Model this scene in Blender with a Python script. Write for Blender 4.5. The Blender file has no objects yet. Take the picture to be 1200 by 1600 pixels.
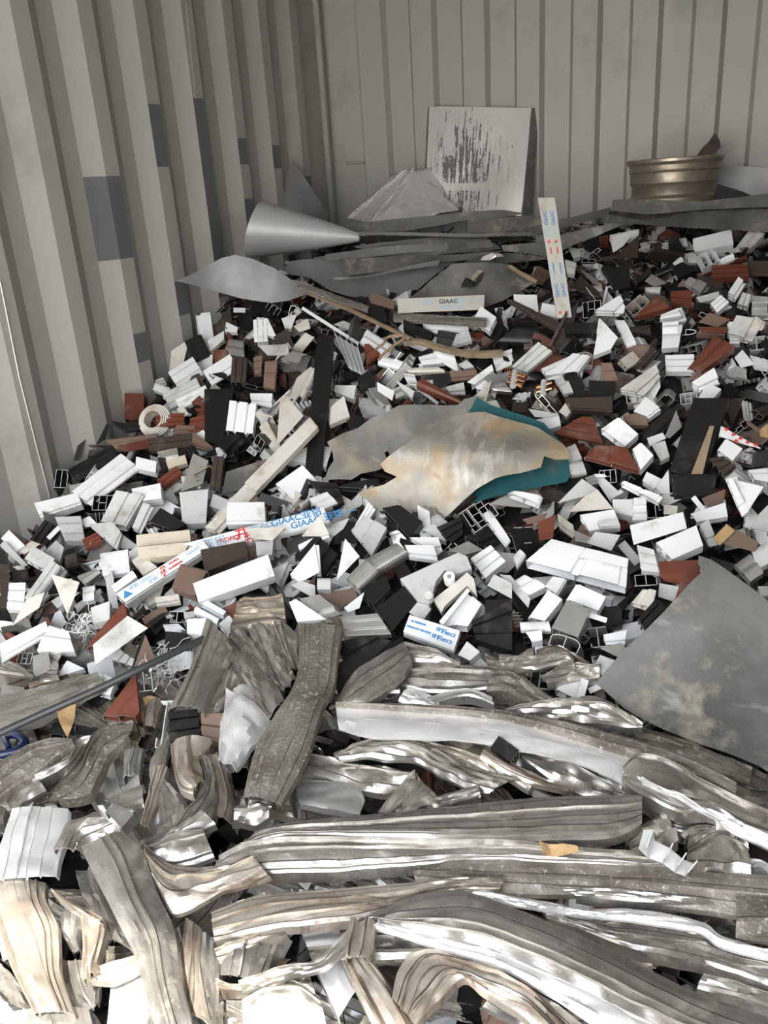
import bpy, bmesh, math, random
from mathutils import Vector, Matrix, noise
random.seed(7)
S = bpy.context.scene
COL = S.collection
# ------------------------------------------------------------------ camera
F_PX, YAW, PITCH, ROLL = 1304.147, -.413825, .369925, -.0667627
CAM = Vector((1.93773, -4.145, 1.70))
_f = Vector((math.sin(YAW)*math.cos(PITCH), math.cos(YAW)*math.cos(PITCH), -math.sin(PITCH)))
_r = Vector((math.cos(YAW), -math.sin(YAW), 0)); _u = _r.cross(_f)
RT = _r*math.cos(ROLL)+_u*math.sin(ROLL); UP = -_r*math.sin(ROLL)+_u*math.cos(ROLL)
cd = bpy.data.cameras.new('camera'); cam = bpy.data.objects.new('camera', cd); COL.objects.link(cam)
cam.matrix_world = Matrix(((RT.x, UP.x, -_f.x, CAM.x), (RT.y, UP.y, -_f.y, CAM.y), (RT.z, UP.z, -_f.z, CAM.z), (0, 0, 0, 1)))
cd.sensor_fit = 'VERTICAL'; cd.sensor_height = 36; cd.lens = 36*F_PX/1600; cd.clip_start = .02
S.camera = cam
# ------------------------------------------------------------------ light
DOOR_Y = -4.62  # unseen door end, pulled up close behind the camera to brighten the front
w = bpy.data.worlds.new('sky'); S.world = w; w.use_nodes = True
nt = w.node_tree; bg = nt.nodes['Background']
tc = nt.nodes.new('ShaderNodeTexCoord'); sp = nt.nodes.new('ShaderNodeSeparateXYZ'); cr = nt.nodes.new('ShaderNodeValToRGB')
nt.links.new(tc.outputs['Generated'], sp.inputs[0]); nt.links.new(sp.outputs['Z'], cr.inputs[0]); nt.links.new(cr.outputs[0], bg.inputs[0])
cr.color_ramp.elements[0].color = (1.0, .97, .92, 1); cr.color_ramp.elements[1].color = (.80, .88, 1.0, 1); cr.color_ramp.elements[1].position = .7
bg.inputs[1].default_value = 2.6
sd = bpy.data.lights.new('sun', 'SUN'); sun = bpy.data.objects.new('sun', sd); COL.objects.link(sun)
sd.energy = 5.0; sd.angle = math.radians(1.2); sd.color = (1, .95, .86)
SUN_DIR = Vector((-.14, .565, -1.0)).normalized()
sun.rotation_euler = SUN_DIR.to_track_quat('-Z', 'Y').to_euler(); sun.location = (2, -8, 6)
pd = bpy.data.lights.new('door_portal', 'AREA'); po = bpy.data.objects.new('door_portal', pd); COL.objects.link(po)
pd.shape = 'RECTANGLE'; pd.size = 2.4; pd.size_y = 2.95; po.location = (1.175, DOOR_Y-.05, 1.35); po.rotation_euler = (math.radians(90), 0, 0)
pd.cycles.is_portal = True
V = S.view_settings
S.display_settings.display_device = 'sRGB'
V.view_transform = 'Standard'; V.look = 'None'; V.gamma = 1; V.use_curve_mapping = False; V.exposure = 1.55
# ------------------------------------------------------------------ geometry of the place
HP = [(-6, 1.32-1.7+.0), (-4.6, .42), (-4.0, .52), (-3.5, .60), (-3.0, .70), (-2.52, .82), (-2.2, .91), (-1.88, 1.03), (-1.63, 1.15), (-1.39, 1.27), (-1.0, 1.37), (-.5, 1.465), (.4, 1.53)]
HP[0] = (-6, .2)
def heap(x, y):
    if y <= HP[0][0]: return HP[0][1]
    for (y0, z0), (y1, z1) in zip(HP, HP[1:]):
        if y <= y1: return z0+(z1-z0)*(y-y0)/(y1-y0)
    return HP[-1][1]
def heap_n(x, y):
    s = (heap(x, y+.15)-heap(x, y-.15))/.3
    return Vector((0, -s, 1)).normalized()
def ray(px, py):
    return ((px-600)/F_PX*RT-(py-800)/F_PX*UP+_f)
def at(px, py, dz=0.0):
    d = ray(px, py); t = .35
    while t < 5.2:
        p = CAM+d*t
        if p.z < heap(p.x, p.y)+dz: break
        if p.y > -.03: break
        t += .04
    lo, hi = t-.04, t
    for _ in range(8):
        m = (lo+hi)/2; p = CAM+d*m
        if p.z < heap(p.x, p.y)+dz or p.y > -.03: hi = m
        else: lo = m
    return CAM+d*hi
def on_plane(px, py, p0, n):
    d = ray(px, py); k = d.dot(n)
    if abs(k) < 1e-4: k = -1e-4
    t = (p0-CAM).dot(n)/k
    return CAM+d*t
def at_y(px, py, y):
    d = ray(px, py); return CAM+d*((y-.22-CAM.y)/d.y)
def proj(P):
    d = Vector(P)-CAM; z = d.dot(_f)
    if z < .05: return (-999, -999, z)
    return (600+F_PX*d.dot(RT)/z, 800-F_PX*d.dot(UP)/z, z)
# ------------------------------------------------------------------ materials
def mat(name, base, rough=.5, metal=0.0, dirt=None, dscale=6, damt=.5, base2=None, bscale=3, bump=0.0, bumpscale=60, streak=None, rr=.15, uvs=False, coat=0, rand=0.0):
    m = bpy.data.materials.new(name); m.use_nodes = True; t = m.node_tree; N = t.nodes; L = t.links
    b = N['Principled BSDF']; tcn = N.new('ShaderNodeTexCoord')
    oi = N.new('ShaderNodeObjectInfo')
    ad = N.new('ShaderNodeVectorMath'); ad.operation = 'ADD'
    mu = N.new('ShaderNodeMath'); mu.operation = 'MULTIPLY'; mu.inputs[1].default_value = 37.0
    L.new(oi.outputs['Random'], mu.inputs[0]); L.new(tcn.outputs['Object'], ad.inputs[0]); L.new(mu.outputs[0], ad.inputs[1])
    vec = ad.outputs[0]
    def nz(scale, detail=4, v=None, r=.6):
        n = N.new('ShaderNodeTexNoise'); n.inputs['Scale'].default_value = scale; n.inputs['Detail'].default_value = detail; n.inputs['Roughness'].default_value = r
        L.new(v or vec, n.inputs['Vector']); return n.outputs['Fac']
    def ramp(fac, lo, hi, inv=False):
        r = N.new('ShaderNodeMapRange'); r.inputs['From Min'].default_value = lo; r.inputs['From Max'].default_value = hi
        L.new(fac, r.inputs['Value'])
        if inv: r.inputs['To Min'].default_value = 1; r.inputs['To Max'].default_value = 0
        return r.outputs['Result']
    def mix(fac, c1, c2):
        x = N.new('ShaderNodeMix'); x.data_type = 'RGBA'
        if hasattr(fac, 'links'): L.new(fac, x.inputs['Factor'])
        else: x.inputs['Factor'].default_value = fac
        for c, i in ((c1, 'A'), (c2, 'B')):
            s = [k for k in x.inputs if k.name == i and k.type == 'RGBA'][0]
            if isinstance(c, tuple): s.default_value = (*c, 1)
            else: L.new(c, s)
        return [k for k in x.outputs if k.type == 'RGBA'][0]
    def fm(a, k):
        x = N.new('ShaderNodeMath'); x.operation = 'MULTIPLY'; L.new(a, x.inputs[0]); x.inputs[1].default_value = k; return x.outputs[0]
    col = base
    if base2: col = mix(ramp(nz(bscale, 5), .38, .62), col, base2)
    rfac = None
    if streak:
        mp = N.new('ShaderNodeMapping'); mp.inputs['Scale'].default_value = streak[2]
        L.new((tcn.outputs['UV'] if uvs else vec), mp.inputs[0])
        s = ramp(nz(streak[1], 5, mp.outputs[0]), streak[3] if len(streak) > 3 else .48, streak[4] if len(streak) > 4 else .62)
        col = mix(fm(s, streak[5] if len(streak) > 5 else .8), col, streak[0])
    if dirt:
        d = ramp(nz(dscale, 7, r=.7), .62-.22*damt, .70)
        rfac = d
        col = mix(fm(d, min(1, .55+.4*damt)), col, dirt)
        if metal > 0:
            x = N.new('ShaderNodeMath'); x.operation = 'SUBTRACT'; x.inputs[0].default_value = metal; L.new(fm(d, metal*.8), x.inputs[1]); L.new(x.outputs[0], b.inputs['Metallic'])
    if rand > 0:
        h = N.new('ShaderNodeHueSaturation'); r = N.new('ShaderNodeMapRange'); r.inputs['To Min'].default_value = 1-rand; r.inputs['To Max'].default_value = 1+rand*.25
        L.new(oi.outputs['Random'], r.inputs['Value']); L.new(r.outputs['Result'], h.inputs['Value'])
        if isinstance(col, tuple): h.inputs['Color'].default_value = (*col, 1)
        else: L.new(col, h.inputs['Color'])
        col = h.outputs[0]
    if isinstance(col, tuple): b.inputs['Base Color'].default_value = (*col, 1)
    else: L.new(col, b.inputs['Base Color'])
    if not (dirt and metal > 0): b.inputs['Metallic'].default_value = metal
    rn = N.new('ShaderNodeMapRange'); rn.inputs['To Min'].default_value = max(.03, rough-rr); rn.inputs['To Max'].default_value = min(1, rough+rr); L.new(nz(dscale*2.3, 4), rn.inputs['Value'])
    if rfac is not None:
        mx = N.new('ShaderNodeMath'); mx.operation = 'MAXIMUM'; L.new(rn.outputs['Result'], mx.inputs[0]); L.new(fm(rfac, .8), mx.inputs[1]); L.new(mx.outputs[0], b.inputs['Roughness'])
    else: L.new(rn.outputs['Result'], b.inputs['Roughness'])
    if bump:
        bn = N.new('ShaderNodeBump'); bn.inputs['Strength'].default_value = bump; bn.inputs['Distance'].default_value = .004; L.new(nz(bumpscale, 4), bn.inputs['Height']); L.new(bn.outputs[0], b.inputs['Normal'])
    return m
M = {}
M['W'] = mat('white_coating', (.80, .81, .81), .32, 0, (.36, .31, .25), 9, .22, rand=.18)
M['G'] = mat('dusty_white_coating', (.60, .60, .58), .45, 0, (.27, .24, .20), 11, .6, rand=.25)
M['C'] = mat('cream_coating', (.64, .61, .55), .5, 0, (.34, .24, .15), 10, .55, rand=.15)
M['B'] = mat('beige_board', (.58, .51, .40), .6, 0, (.30, .22, .13), 14, .3)
M['K'] = mat('black_coating', (.012, .011, .011), .34, 0, (.075, .068, .06), 13, .32, rand=.5)
M['D'] = mat('dark_brown_coating', (.050, .036, .029), .42, 0, (.16, .13, .11), 12, .4, rand=.35)
M['R'] = mat('red_brown_woodgrain', (.155, .047, .027), .4, 0, (.30, .23, .19), 8, .35, rand=.3, streak=((.13, .03, .015), 22, (1, 1, 5)))
M['T'] = mat('tan_brown_coating', (.20, .13, .10), .45, 0, (.28, .23, .19), 9, .3, rand=.3)
M['A'] = mat('mill_aluminium', (.60, .59, .56), .36, .8, (.22, .19, .15), 9, .5, bump=.15, rand=.2)
M['S'] = mat('strip_aluminium', (.57, .545, .505), .30, .82, (.15, .12, .09), 20, .38, base2=(.42, .395, .355), bscale=10, bump=.14, bumpscale=70, streak=((.14, .12, .09), 1.0, (.7, 95, 1), .54, .62, .32), uvs=True, rand=.2)
M['Sg'] = mat('gritty_strip_aluminium', (.32, .29, .25), .55, .45, (.70, .69, .67), 120, .30, base2=(.16, .14, .11), bscale=9, bump=.7, bumpscale=120, streak=((.10, .085, .065), 1.0, (.7, 80, 1), .52, .62, .4), uvs=True, rand=.2)
M['Sb'] = mat('stained_strip_aluminium', (.56, .51, .44), .36, .7, (.15, .09, .055), 20, .55, base2=(.40, .35, .29), bscale=10, bump=.2, bumpscale=70, streak=((.12, .075, .045), 1.0, (.7, 70, 1), .53, .62, .75), uvs=True)
M['Sw'] = mat('bright_strip_aluminium', (.80, .79, .78), .3, .6, (.3, .26, .2), 10, .25, bump=.15, bumpscale=30, rand=.08)
M['sheet_grey'] = mat('weathered_grey_sheet', (.20, .197, .187), .5, .3, (.40, .36, .28), 9, .42, base2=(.105, .103, .098), bscale=4.5, bump=.5, bumpscale=16, streak=((.42, .42, .41), 7, (1, 2.2, 1), .60, .68, .6))
M['sheet_dull'] = mat('dull_grey_sheet', (.20, .20, .20), .5, .4, (.20, .18, .15), 5, .4, base2=(.13, .13, .127), bscale=4, bump=.1)
M['sheet_dark'] = mat('grimy_dark_sheet', (.15, .145, .135), .5, .35, (.34, .31, .26), 7, .45, base2=(.08, .078, .072), bscale=5, bump=.3)
M['sheet_pale'] = mat('pale_coated_sheet', (.38, .375, .37), .45, .15, (.33, .31, .28), 5, .2)
M['sheet_yellow'] = mat('yellowed_sheet', (.34, .315, .265), .45, .25, (.34, .20, .065), 8, .7, base2=(.21, .20, .175), bscale=7, bump=.7, bumpscale=14, streak=((.48, .46, .42), 7, (3, 1, 1), .54, .64, .7))
M['sheet_mid'] = mat('scuffed_grey_sheet', (.27, .262, .24), .5, .25, (.40, .33, .22), 8, .5, base2=(.17, .166, .155), bscale=7, bump=.4, bumpscale=18, streak=((.40, .39, .36), 8, (1, 3, 1), .56, .64, .6))
M['film_shaded'] = mat('grubby_shaded_film', (.46, .45, .40), .35, 0, (.30, .26, .19), 12, .45)  # darker copy of the film, with the dim back's shade in its colour
M['teal'] = mat('teal_coating', (.02, .095, .105), .4, 0, (.14, .14, .12), 10, .3)
M['foil'] = mat('bright_crumpled_aluminium', (.88, .87, .86), .28, .45, (.35, .32, .28), 5, .1, bump=.15, bumpscale=18)
M['mirror'] = mat('bright_tray_aluminium', (.80, .78, .76), .28, .8, (.3, .28, .26), 3, .1, bump=.08, bumpscale=12, streak=((.035, .032, .03), 3.2, (5, 1.2, .8), .50, .55, .92))
def tray_mat():
    m = M['mirror']; t = m.node_tree; N = t.nodes; L = t.links; b = N['Principled BSDF']
    for k in ('Base Color', 'Roughness', 'Metallic'):
        for l in list(b.inputs[k].links): L.remove(l)
    tcn = N.new('ShaderNodeTexCoord')
    def nz(sc, map_, det=5):
        mp = N.new('ShaderNodeMapping'); mp.inputs['Scale'].default_value = map_; L.new(tcn.outputs['UV'], mp.inputs[0])
        n = N.new('ShaderNodeTexNoise'); n.inputs['Scale'].default_value = sc; n.inputs['Detail'].default_value = det; L.new(mp.outputs[0], n.inputs['Vector']); return n.outputs['Fac']
    def ma(op, a, c=None, d=None):
        x = N.new('ShaderNodeMath'); x.operation = op
        for i, v in enumerate((a, c, d)):
            if v is None: continue
            if hasattr(v, 'links'): L.new(v, x.inputs[i])
            else: x.inputs[i].default_value = v
        x.use_clamp = False; return x.outputs[0]
    sp_ = N.new('ShaderNodeSeparateXYZ'); L.new(tcn.outputs['UV'], sp_.inputs[0]); u, v = sp_.outputs[0], sp_.outputs[1]
    streak = ma('ADD', nz(2.2, (22, 1.6, 1)), ma('MULTIPLY', nz(9, (3, 3, 1), 3), .35))
    du = ma('ABSOLUTE', ma('SUBTRACT', u, .40)); dv = ma('ABSOLUTE', ma('SUBTRACT', v, .48))
    mask = ma('ADD', ma('MULTIPLY', du, .48), ma('MULTIPLY', ma('POWER', dv, 2.0), .75))
    low = ma('SUBTRACT', .20, v); low = ma('MAXIMUM', low, 0)
    thr = ma('SUBTRACT', ma('SUBTRACT', streak, mask), ma('MULTIPLY', low, -.5))
    gap = ma('LESS_THAN', ma('ABSOLUTE', ma('SUBTRACT', v, .27)), .035)
    r = N.new('ShaderNodeMapRange'); r.inputs['From Min'].default_value = .55; r.inputs['From Max'].default_value = .64; L.new(ma('SUBTRACT', thr, ma('MULTIPLY', gap, .12)), r.inputs['Value'])
    x = N.new('ShaderNodeMix'); x.data_type = 'RGBA'; L.new(ma('MULTIPLY', r.outputs['Result'], .88), x.inputs['Factor'])
    i2 = [k for k in x.inputs if k.type == 'RGBA']; i2[0].default_value = (.93, .91, .89, 1); i2[1].default_value = (.04, .036, .033, 1)
    L.new([k for k in x.outputs if k.type == 'RGBA'][0], b.inputs['Base Color'])
    L.new(ma('SUBTRACT', .5, ma('MULTIPLY', r.outputs['Result'], .5)), b.inputs['Metallic'])
    L.new(ma('ADD', .24, ma('MULTIPLY', r.outputs['Result'], .3)), b.inputs['Roughness'])
tray_mat()
M['rim'] = mat('grimy_bronze_rim', (.36, .31, .24), .42, .75, (.11, .085, .06), 12, .65, bump=.4, bumpscale=30)
M['rust'] = mat('dark_rusty_steel', (.050, .030, .022), .6, .2, (.12, .06, .035), 12, .5, bump=.4)
M['film'] = mat('printed_film', (.74, .76, .76), .25, 0, (.5, .46, .38), 9, .2)
M['ink_blue'] = mat('blue_print', (.05, .22, .48), .5)
M['ink_red'] = mat('red_print', (.62, .035, .04), .5)
M['ink_faint'] = mat('faint_blue_print', (.34, .47, .58), .5)
M['ink_black'] = mat('dark_print', (.05, .06, .10), .5)
M['rod'] = mat('dark_plastic_rod', (.035, .035, .037), .35)
M['blue'] = mat('dark_blue_plastic', (.006, .012, .05), .25)
M['rope'] = mat('frayed_jute', (.34, .24, .15), .85, 0, (.16, .10, .06), 40, .5, bump=.8, bumpscale=150)
M['lath'] = mat('dirty_wooden_lath', (.27, .20, .13), .7, 0, (.10, .075, .05), 20, .5, bump=.6, bumpscale=100)
M['osb'] = mat('pressed_chipboard', (.42, .27, .13), .8, 0, (.2, .12, .06), 60, .5, bump=.6, bumpscale=120)
M['copper'] = mat('copper_pipe', (.80, .38, .20), .25, 1.0, (.3, .2, .12), 20, .2)
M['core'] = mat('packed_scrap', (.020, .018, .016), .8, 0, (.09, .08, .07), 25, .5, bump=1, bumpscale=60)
M['cut'] = mat('bare_cut_edge', (.66, .65, .62), .35, .6)
M['wire'] = mat('thin_pale_wire', (.6, .57, .5), .4, .5)
M['wall'] = mat('container_wall_paint', (.385, .37, .34), .5, 0, (.27, .25, .21), 2.2, .30, base2=(.37, .36, .335), bscale=1.6, bump=.12, bumpscale=14, streak=((.22, .24, .17), 2.2, (1, 1.4, .7), .60, .72, .5))
M['patch'] = mat('repair_paint_patch', (.125, .13, .138), .45, 0, (.19, .19, .19), 5, .2)
M['ceil'] = mat('container_roof_paint', (.30, .29, .27), .6)
M['floorm'] = mat('container_floor_plywood', (.13, .09, .06), .7, 0, (.06, .045, .03), 6, .5)
M['ground'] = mat('pale_concrete_yard', (.46, .44, .41), .8, 0, (.3, .28, .25), 2, .4)
M['seal'] = mat('grey_sealant', (.47, .45, .42), .5)
# ------------------------------------------------------------------ mesh helpers
def crisp_rim(me):
    n = [0]*len(me.edges)
    for pl in me.polygons:
        for li in pl.loop_indices: n[me.loops[li].edge_index] += 1
    for e in me.edges:
        if n[e.index] == 1: e.use_edge_sharp = True
class MB:
    def __init__(s): s.v = []; s.f = []; s.m = []; s.uv = {}
    def add(s, vs, fs, mi=0, uvs=None):
        o = len(s.v); s.v += [Vector(v) for v in vs]
        if uvs:
            for i, u in enumerate(uvs): s.uv[o+i] = u
        for f in fs: s.f.append([o+i for i in f]); s.m.append(mi)
    def hexa(s, P, mi=0):           # P: 4 bottom, 4 top
        s.add(P, [(0, 3, 2, 1), (4, 5, 6, 7), (0, 1, 5, 4), (1, 2, 6, 5), (2, 3, 7, 6), (3, 0, 4, 7)], mi)
    def box(s, lo, hi, mi=0):
        a, b = lo, hi
        s.hexa([(a[0], a[1], a[2]), (b[0], a[1], a[2]), (b[0], b[1], a[2]), (a[0], b[1], a[2]), (a[0], a[1], b[2]), (b[0], a[1], b[2]), (b[0], b[1], b[2]), (a[0], b[1], b[2])], mi)
    def tube(s, pts, r, seg=8, mi=0, cap=True):
        pts = [Vector(p) for p in pts]; vs = []; n = len(pts); ref = None
        for i, p in enumerate(pts):
            d = (pts[min(i+1, n-1)]-pts[max(i-1, 0)]).normalized()
            if ref is None: ref = d.orthogonal().normalized()
            ref = (ref-d*ref.dot(d)).normalized(); q = d.cross(ref)
            rr = r[i] if isinstance(r, (list, tuple)) else r
            for k in range(seg):
                a = 2*math.pi*k/seg; vs.append(p+(ref*math.cos(a)+q*math.sin(a))*rr)
        fs = [(i*seg+k, i*seg+(k+1) % seg, (i+1)*seg+(k+1) % seg, (i+1)*seg+k) for i in range(n-1) for k in range(seg)]
        if cap: fs += [tuple(reversed(range(seg))), tuple((n-1)*seg+k for k in range(seg))]
        s.add(vs, fs, mi)
    def build(s, name, mats, parent=None, smooth=None, solid=0, normals=True):
        me = bpy.data.meshes.new(name)
        c = Vector((0, 0, 0))
        if parent is None and s.v:
            xs = [v.x for v in s.v]; ys = [v.y for v in s.v]; zs = [v.z for v in s.v]
            c = Vector(((min(xs)+max(xs))/2, (min(ys)+max(ys))/2, (min(zs)+max(zs))/2))
        off = c if parent is None else parent.location
        me.from_pydata([v-off for v in s.v], [], s.f)
        for mm in (mats if isinstance(mats, (list, tuple)) else [mats]): me.materials.append(M[mm] if isinstance(mm, str) else mm)
        if any(s.m): me.polygons.foreach_set('material_index', s.m)
        if s.uv:
            ul = me.uv_layers.new(name='UVMap')
            for lp in me.loops: ul.data[lp.index].uv = s.uv.get(lp.vertex_index, (0, 0))
        if smooth is not None:
            me.polygons.foreach_set('use_smooth', [True]*len(me.polygons)); me.set_sharp_from_angle(angle=math.radians(smooth))
            if solid: crisp_rim(me)
        me.update()
        o = bpy.data.objects.new(name, me); COL.objects.link(o)
        if parent is None: o.location = c
        else: o.parent = parent
        if solid:
            md = o.modifiers.new('thickness', 'SOLIDIFY'); md.thickness = solid; md.offset = -1
        return o
def empty(name, loc):
    o = bpy.data.objects.new(name, None); COL.objects.link(o); o.location = loc; o.empty_display_size = .05; return o
USED = {}
def tag(o, label, cat, group=None):
    o['label'] = label; o['category'] = cat
    if group: o['group'] = group
    USED[label.lower()] = o
    return o
def struct(o): o['kind'] = 'structure'; return o
# ------------------------------------------------------------------ the container
PATCH_L = [(130, 275, 207, 408), (231, 163, 259, 261), (312, 155, 338, 470), (370, 216, 388, 257), (426, 227, 440, 263), (383, 310, 402, 400), (204, 520, 233, 567), (274, 437, 302, 492), (473, 275, 482, 300)]
def on_x(px, py, x=0.0):
    d = ray(px, py); return CAM+d*((x-CAM.x)/d.x)
def left_wall():
    m = MB(); pts = []
    k = 0; y = -.398
    ys = []
    while y > DOOR_Y-.1: ys.append(y); y -= .278
    ys = ys[::-1]
    for y in ys: pts += [(-.036, y-.068), (0, y), (0, y+.070), (-.036, y+.138)]
    pts.append((-.036, .036))
    pz = []
    for (x0, y0, x1, y1) in PATCH_L:
        a = on_x(x0, (y0+y1)/2); b = on_x(x1, (y0+y1)/2)
        pz.append((a.y, b.y, (x1-x0) > 50, on_x((x0+x1)/2, y1).z, on_x((x0+x1)/2, y0).z))
    zs = sorted({0.0, 2.75, *[z for p in pz for z in p[3:]]})
    for (x0, y0), (x1, y1) in zip(pts, pts[1:]):
        for z0, z1 in zip(zs, zs[1:]):
            yc, zc = (y0+y1)/2, (z0+z1)/2
            mi = 1 if any(a-.03 < yc < b+.03 and c < zc < d and (x0 == x1 == 0 or (wd and x1 > x0)) for a, b, wd, c, d in pz) else 0
            m.add([(x0, y0, z0), (x1, y1, z0), (x1, y1, z1), (x0, y0, z1)], [(0, 1, 2, 3)], mi)
    # weld for crisp shading
    return struct(m.build('wall_left', ['wall', 'patch']))
left_wall()
def back_wall():
    m = MB(); Y0 = .0; x = .2776-.25; pts = [(-.04, Y0)]
    x = .2776
    pts = [(-.04, Y0+.0), (.135, Y0), (.150, Y0-.006), (.16, Y0), (.2776-.012, Y0-.0)]
    while x < 2.4:
        pts += [(x+.006, Y0+.034), (x+.118, Y0+.034), (x+.136, Y0), (x+.238, Y0)]
        x += .25
    for (x0, y0), (x1, y1) in zip(pts, pts[1:]):
        m.add([(x0, y0, 0), (x1, y1, 0), (x1, y1, 2.75), (x0, y0, 2.75)], [(0, 1, 2, 3)])
    return struct(m.build('wall_back', 'wall'))
back_wall()
m = MB(); m.box((-.037, -.085, 0), (-.012, -.06, 2.75)); struct(m.build('trim_1', 'wall'))
m = MB(); m.tube([(.045, .0, 1.70+.128), (.045, -.018, 1.70+.126), (.14, -.018, 1.70+.124), (.14, .0, 1.70+.124)], .006, 6); struct(m.build('trim_2', 'wall'))
m = MB(); m.box((2.35, DOOR_Y, 0), (2.75, .42, 2.75)); struct(m.build('wall_right', 'wall'))
m = MB(); m.box((-.08, DOOR_Y, 2.75), (2.42, .44, 2.80)); struct(m.build('ceiling', 'ceil'))
m = MB(); m.box((-.08, DOOR_Y, -.05), (2.42, .44, 0)); struct(m.build('floor', 'floorm'))
m = MB(); m.add([(-40, -60, -.16), (40, -60, -.16), (40, 20, -.16), (-40, 20, -.16)], [(0, 1, 2, 3)]); struct(m.build('ground', 'ground'))
# hanging cable on the left wall and a fine sealant line
m = MB(); m.tube([on_x(0, 440, .004), on_x(12, 500, .004), on_x(30, 590, .004), on_x(55, 690, .004), on_x(78, 778, .004)], .0022, 6)
tag(m.build('thin_cable', 'wire'), 'thin pale cable hanging against the corrugated wall above the white offcuts', 'cable')
m = MB(); m.tube([on_x(290, 5, -.001), on_x(305, 155, -.001)], .002, 5); struct(m.build('trim_3', 'seal'))
# ------------------------------------------------------------------ cross-sections of the extruded profiles, u across, v down
def arc(cu, cv, r, a0, a1, n=7):
    return [(cu+r*math.cos(math.radians(a0+(a1-a0)*i/n)), cv-r*math.sin(math.radians(a0+(a1-a0)*i/n))) for i in range(n+1)]
SEC = {
 'box': [[(0, .2), (.09, .2), (.09, 0), (1, 0), (1, 1), (0, 1), (0, .2)], [(.55, 0), (.55, 1)]],
 'box2': [[(0, 0), (.9, 0), (.9, .25), (1, .25), (1, 1), (0, 1), (0, 0)], [(.5, 0), (.5, 1)], [(0, 1), (-.1, 1)]],
 'box3': [[(0, 0), (1, 0), (1, 1), (0, 1), (0, 0)], [(.3, 0), (.3, 1)], [(.66, 0), (.66, 1)], [(.3, .5), (.66, .5)]],
 'sash': [[(0, 0), (.64, 0), (.64, 1), (0, 1), (0, 0)], [(.64, .45), (1, .45), (1, .15)], [(0, .5), (.64, .5)], [(.64, 1), (.84, 1), (.84, .8)]],
 'sash2': [[(0, .0), (.3, .0), (.34, .18), (.72, .18), (.72, 1), (0, 1), (0, 0)], [(.72, .6), (1, .6), (1, .35)], [(.34, .18), (.34, 1)], [(0, 1), (-.12, 1), (-.12, .8)]],
 'rib': [[(0, .9), (0, 0), (.22, 0), (.23, .28), (.31, .28), (.33, 0), (.64, 0), (.65, .28), (.73, .28), (.75, 0), (1, 0), (1, .9)], [(.3, .28), (.3, 1), (.22, 1)], [(.7, .28), (.7, 1), (.78, 1)]],
 'grv': [[(0, 1), (0, 0), (.44, 0), (.46, .22), (.53, .22), (.55, 0), (.92, 0), (.92, .15), (1, .15), (1, 1), (0, 1)], [(.5, .22), (.5, 1)]],
 'step': [[(0, 0), (.34, 0), (.34, .3), (.68, .3), (.68, .6), (1, .6), (1, 1), (0, 1), (0, 0)], [(.34, .3), (.34, 1)]],
 'mould': [[(0, 1), (0, .5)]+arc(.2, .5, .2, 180, 90, 4)[1:]+[(.45, .3)]+arc(.65, .2, .2, 180, 60, 4)+[(1, .1), (1, 1), (0, 1)], [(.5, .3), (.5, 1)]],
 'chan': [[(0, 1), (0, 0), (1, 0), (1, 1)], [(0, 1), (.12, 1)], [(1, 1), (.88, 1)]],
 'up': [[(0, 0), (0, 1), (1, 1), (1, 0)], [(0, 0), (.14, 0)], [(1, 0), (.86, 0)]],
 'ang': [[(0, 0), (1, 0), (1, 1)]],
 'ang2': [[(1, 0), (0, 0), (0, 1)], [(0, .45), (.3, .45)]],
 'plate': [[(0, 0), (1, 0)], [(.1, 0), (.1, .3)]],
 'H': [[(0, 0), (1, 0)], [(.5, 0), (.5, 1)], [(.1, 1), (.9, 1)], [(.1, 1), (.1, .8)]],
 'tee': [[(0, 0), (1, 0)], [(.3, 0), (.3, 1)], [(.7, 0), (.7, 1)], [(.3, .6), (.7, .6)]],
 'zed': [[(0, 0), (.5, 0), (.5, 1), (1, 1)], [(0, 0), (0, .2)], [(1, 1), (1, .8)]],
 'round': [[(1, 0), (.4, 0)]+arc(.4, .5, .5, 90, 270, 8)[1:]+[(1, 1), (1, 0)], [(.45, 0), (.45, 1)], [(.75, 0), (.75, 1)]],
 'bull': [[(0, 1), (0, .4)]+arc(.35, .4, .38, 180, 90, 4)+[(.65, .02)]+arc(.65, .4, .38, 90, 0, 4)+[(1, 1), (0, 1)], [(.5, 0), (.5, 1)]],
 'fin': [[(0, 1), (1, 1)], [(.02, 0), (.02, 1)], [(.26, 0), (.3, 1)], [(.52, 0), (.56, 1)], [(.76, 0), (.8, 1)], [(1, 0), (1, 1)]],
 'zig': [[(0, .6), (.16, 0), (.2, 1), (.5, .75), (.55, 0)], [(.5, .75), (.75, 1), (.8, .1)], [(.75, 1), (.95, .8), (1, .2)], [(.0, .6), (.2, 1)]],
 'slab': [[(0, .5), (1, .5)]],
}
KIND = {'box': 'box profile offcut', 'box2': 'chambered box offcut', 'box3': 'chambered box offcut', 'sash': 'window sash offcut', 'sash2': 'window frame offcut', 'rib': 'ribbed profile offcut', 'grv': 'grooved profile offcut',
 'step': 'stepped profile offcut', 'mould': 'moulded profile offcut', 'chan': 'channel offcut', 'up': 'channel offcut', 'ang': 'angle offcut', 'ang2': 'angle offcut', 'plate': 'cut plate', 'H': 'beam profile offcut', 'tee': 'flanged profile offcut',
 'zed': 'flanged profile offcut', 'round': 'round edged offcut', 'bull': 'round edged offcut', 'fin': 'finned profile offcut', 'zig': 'zigzag profile offcut', 'slab': 'cut board'}
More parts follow.
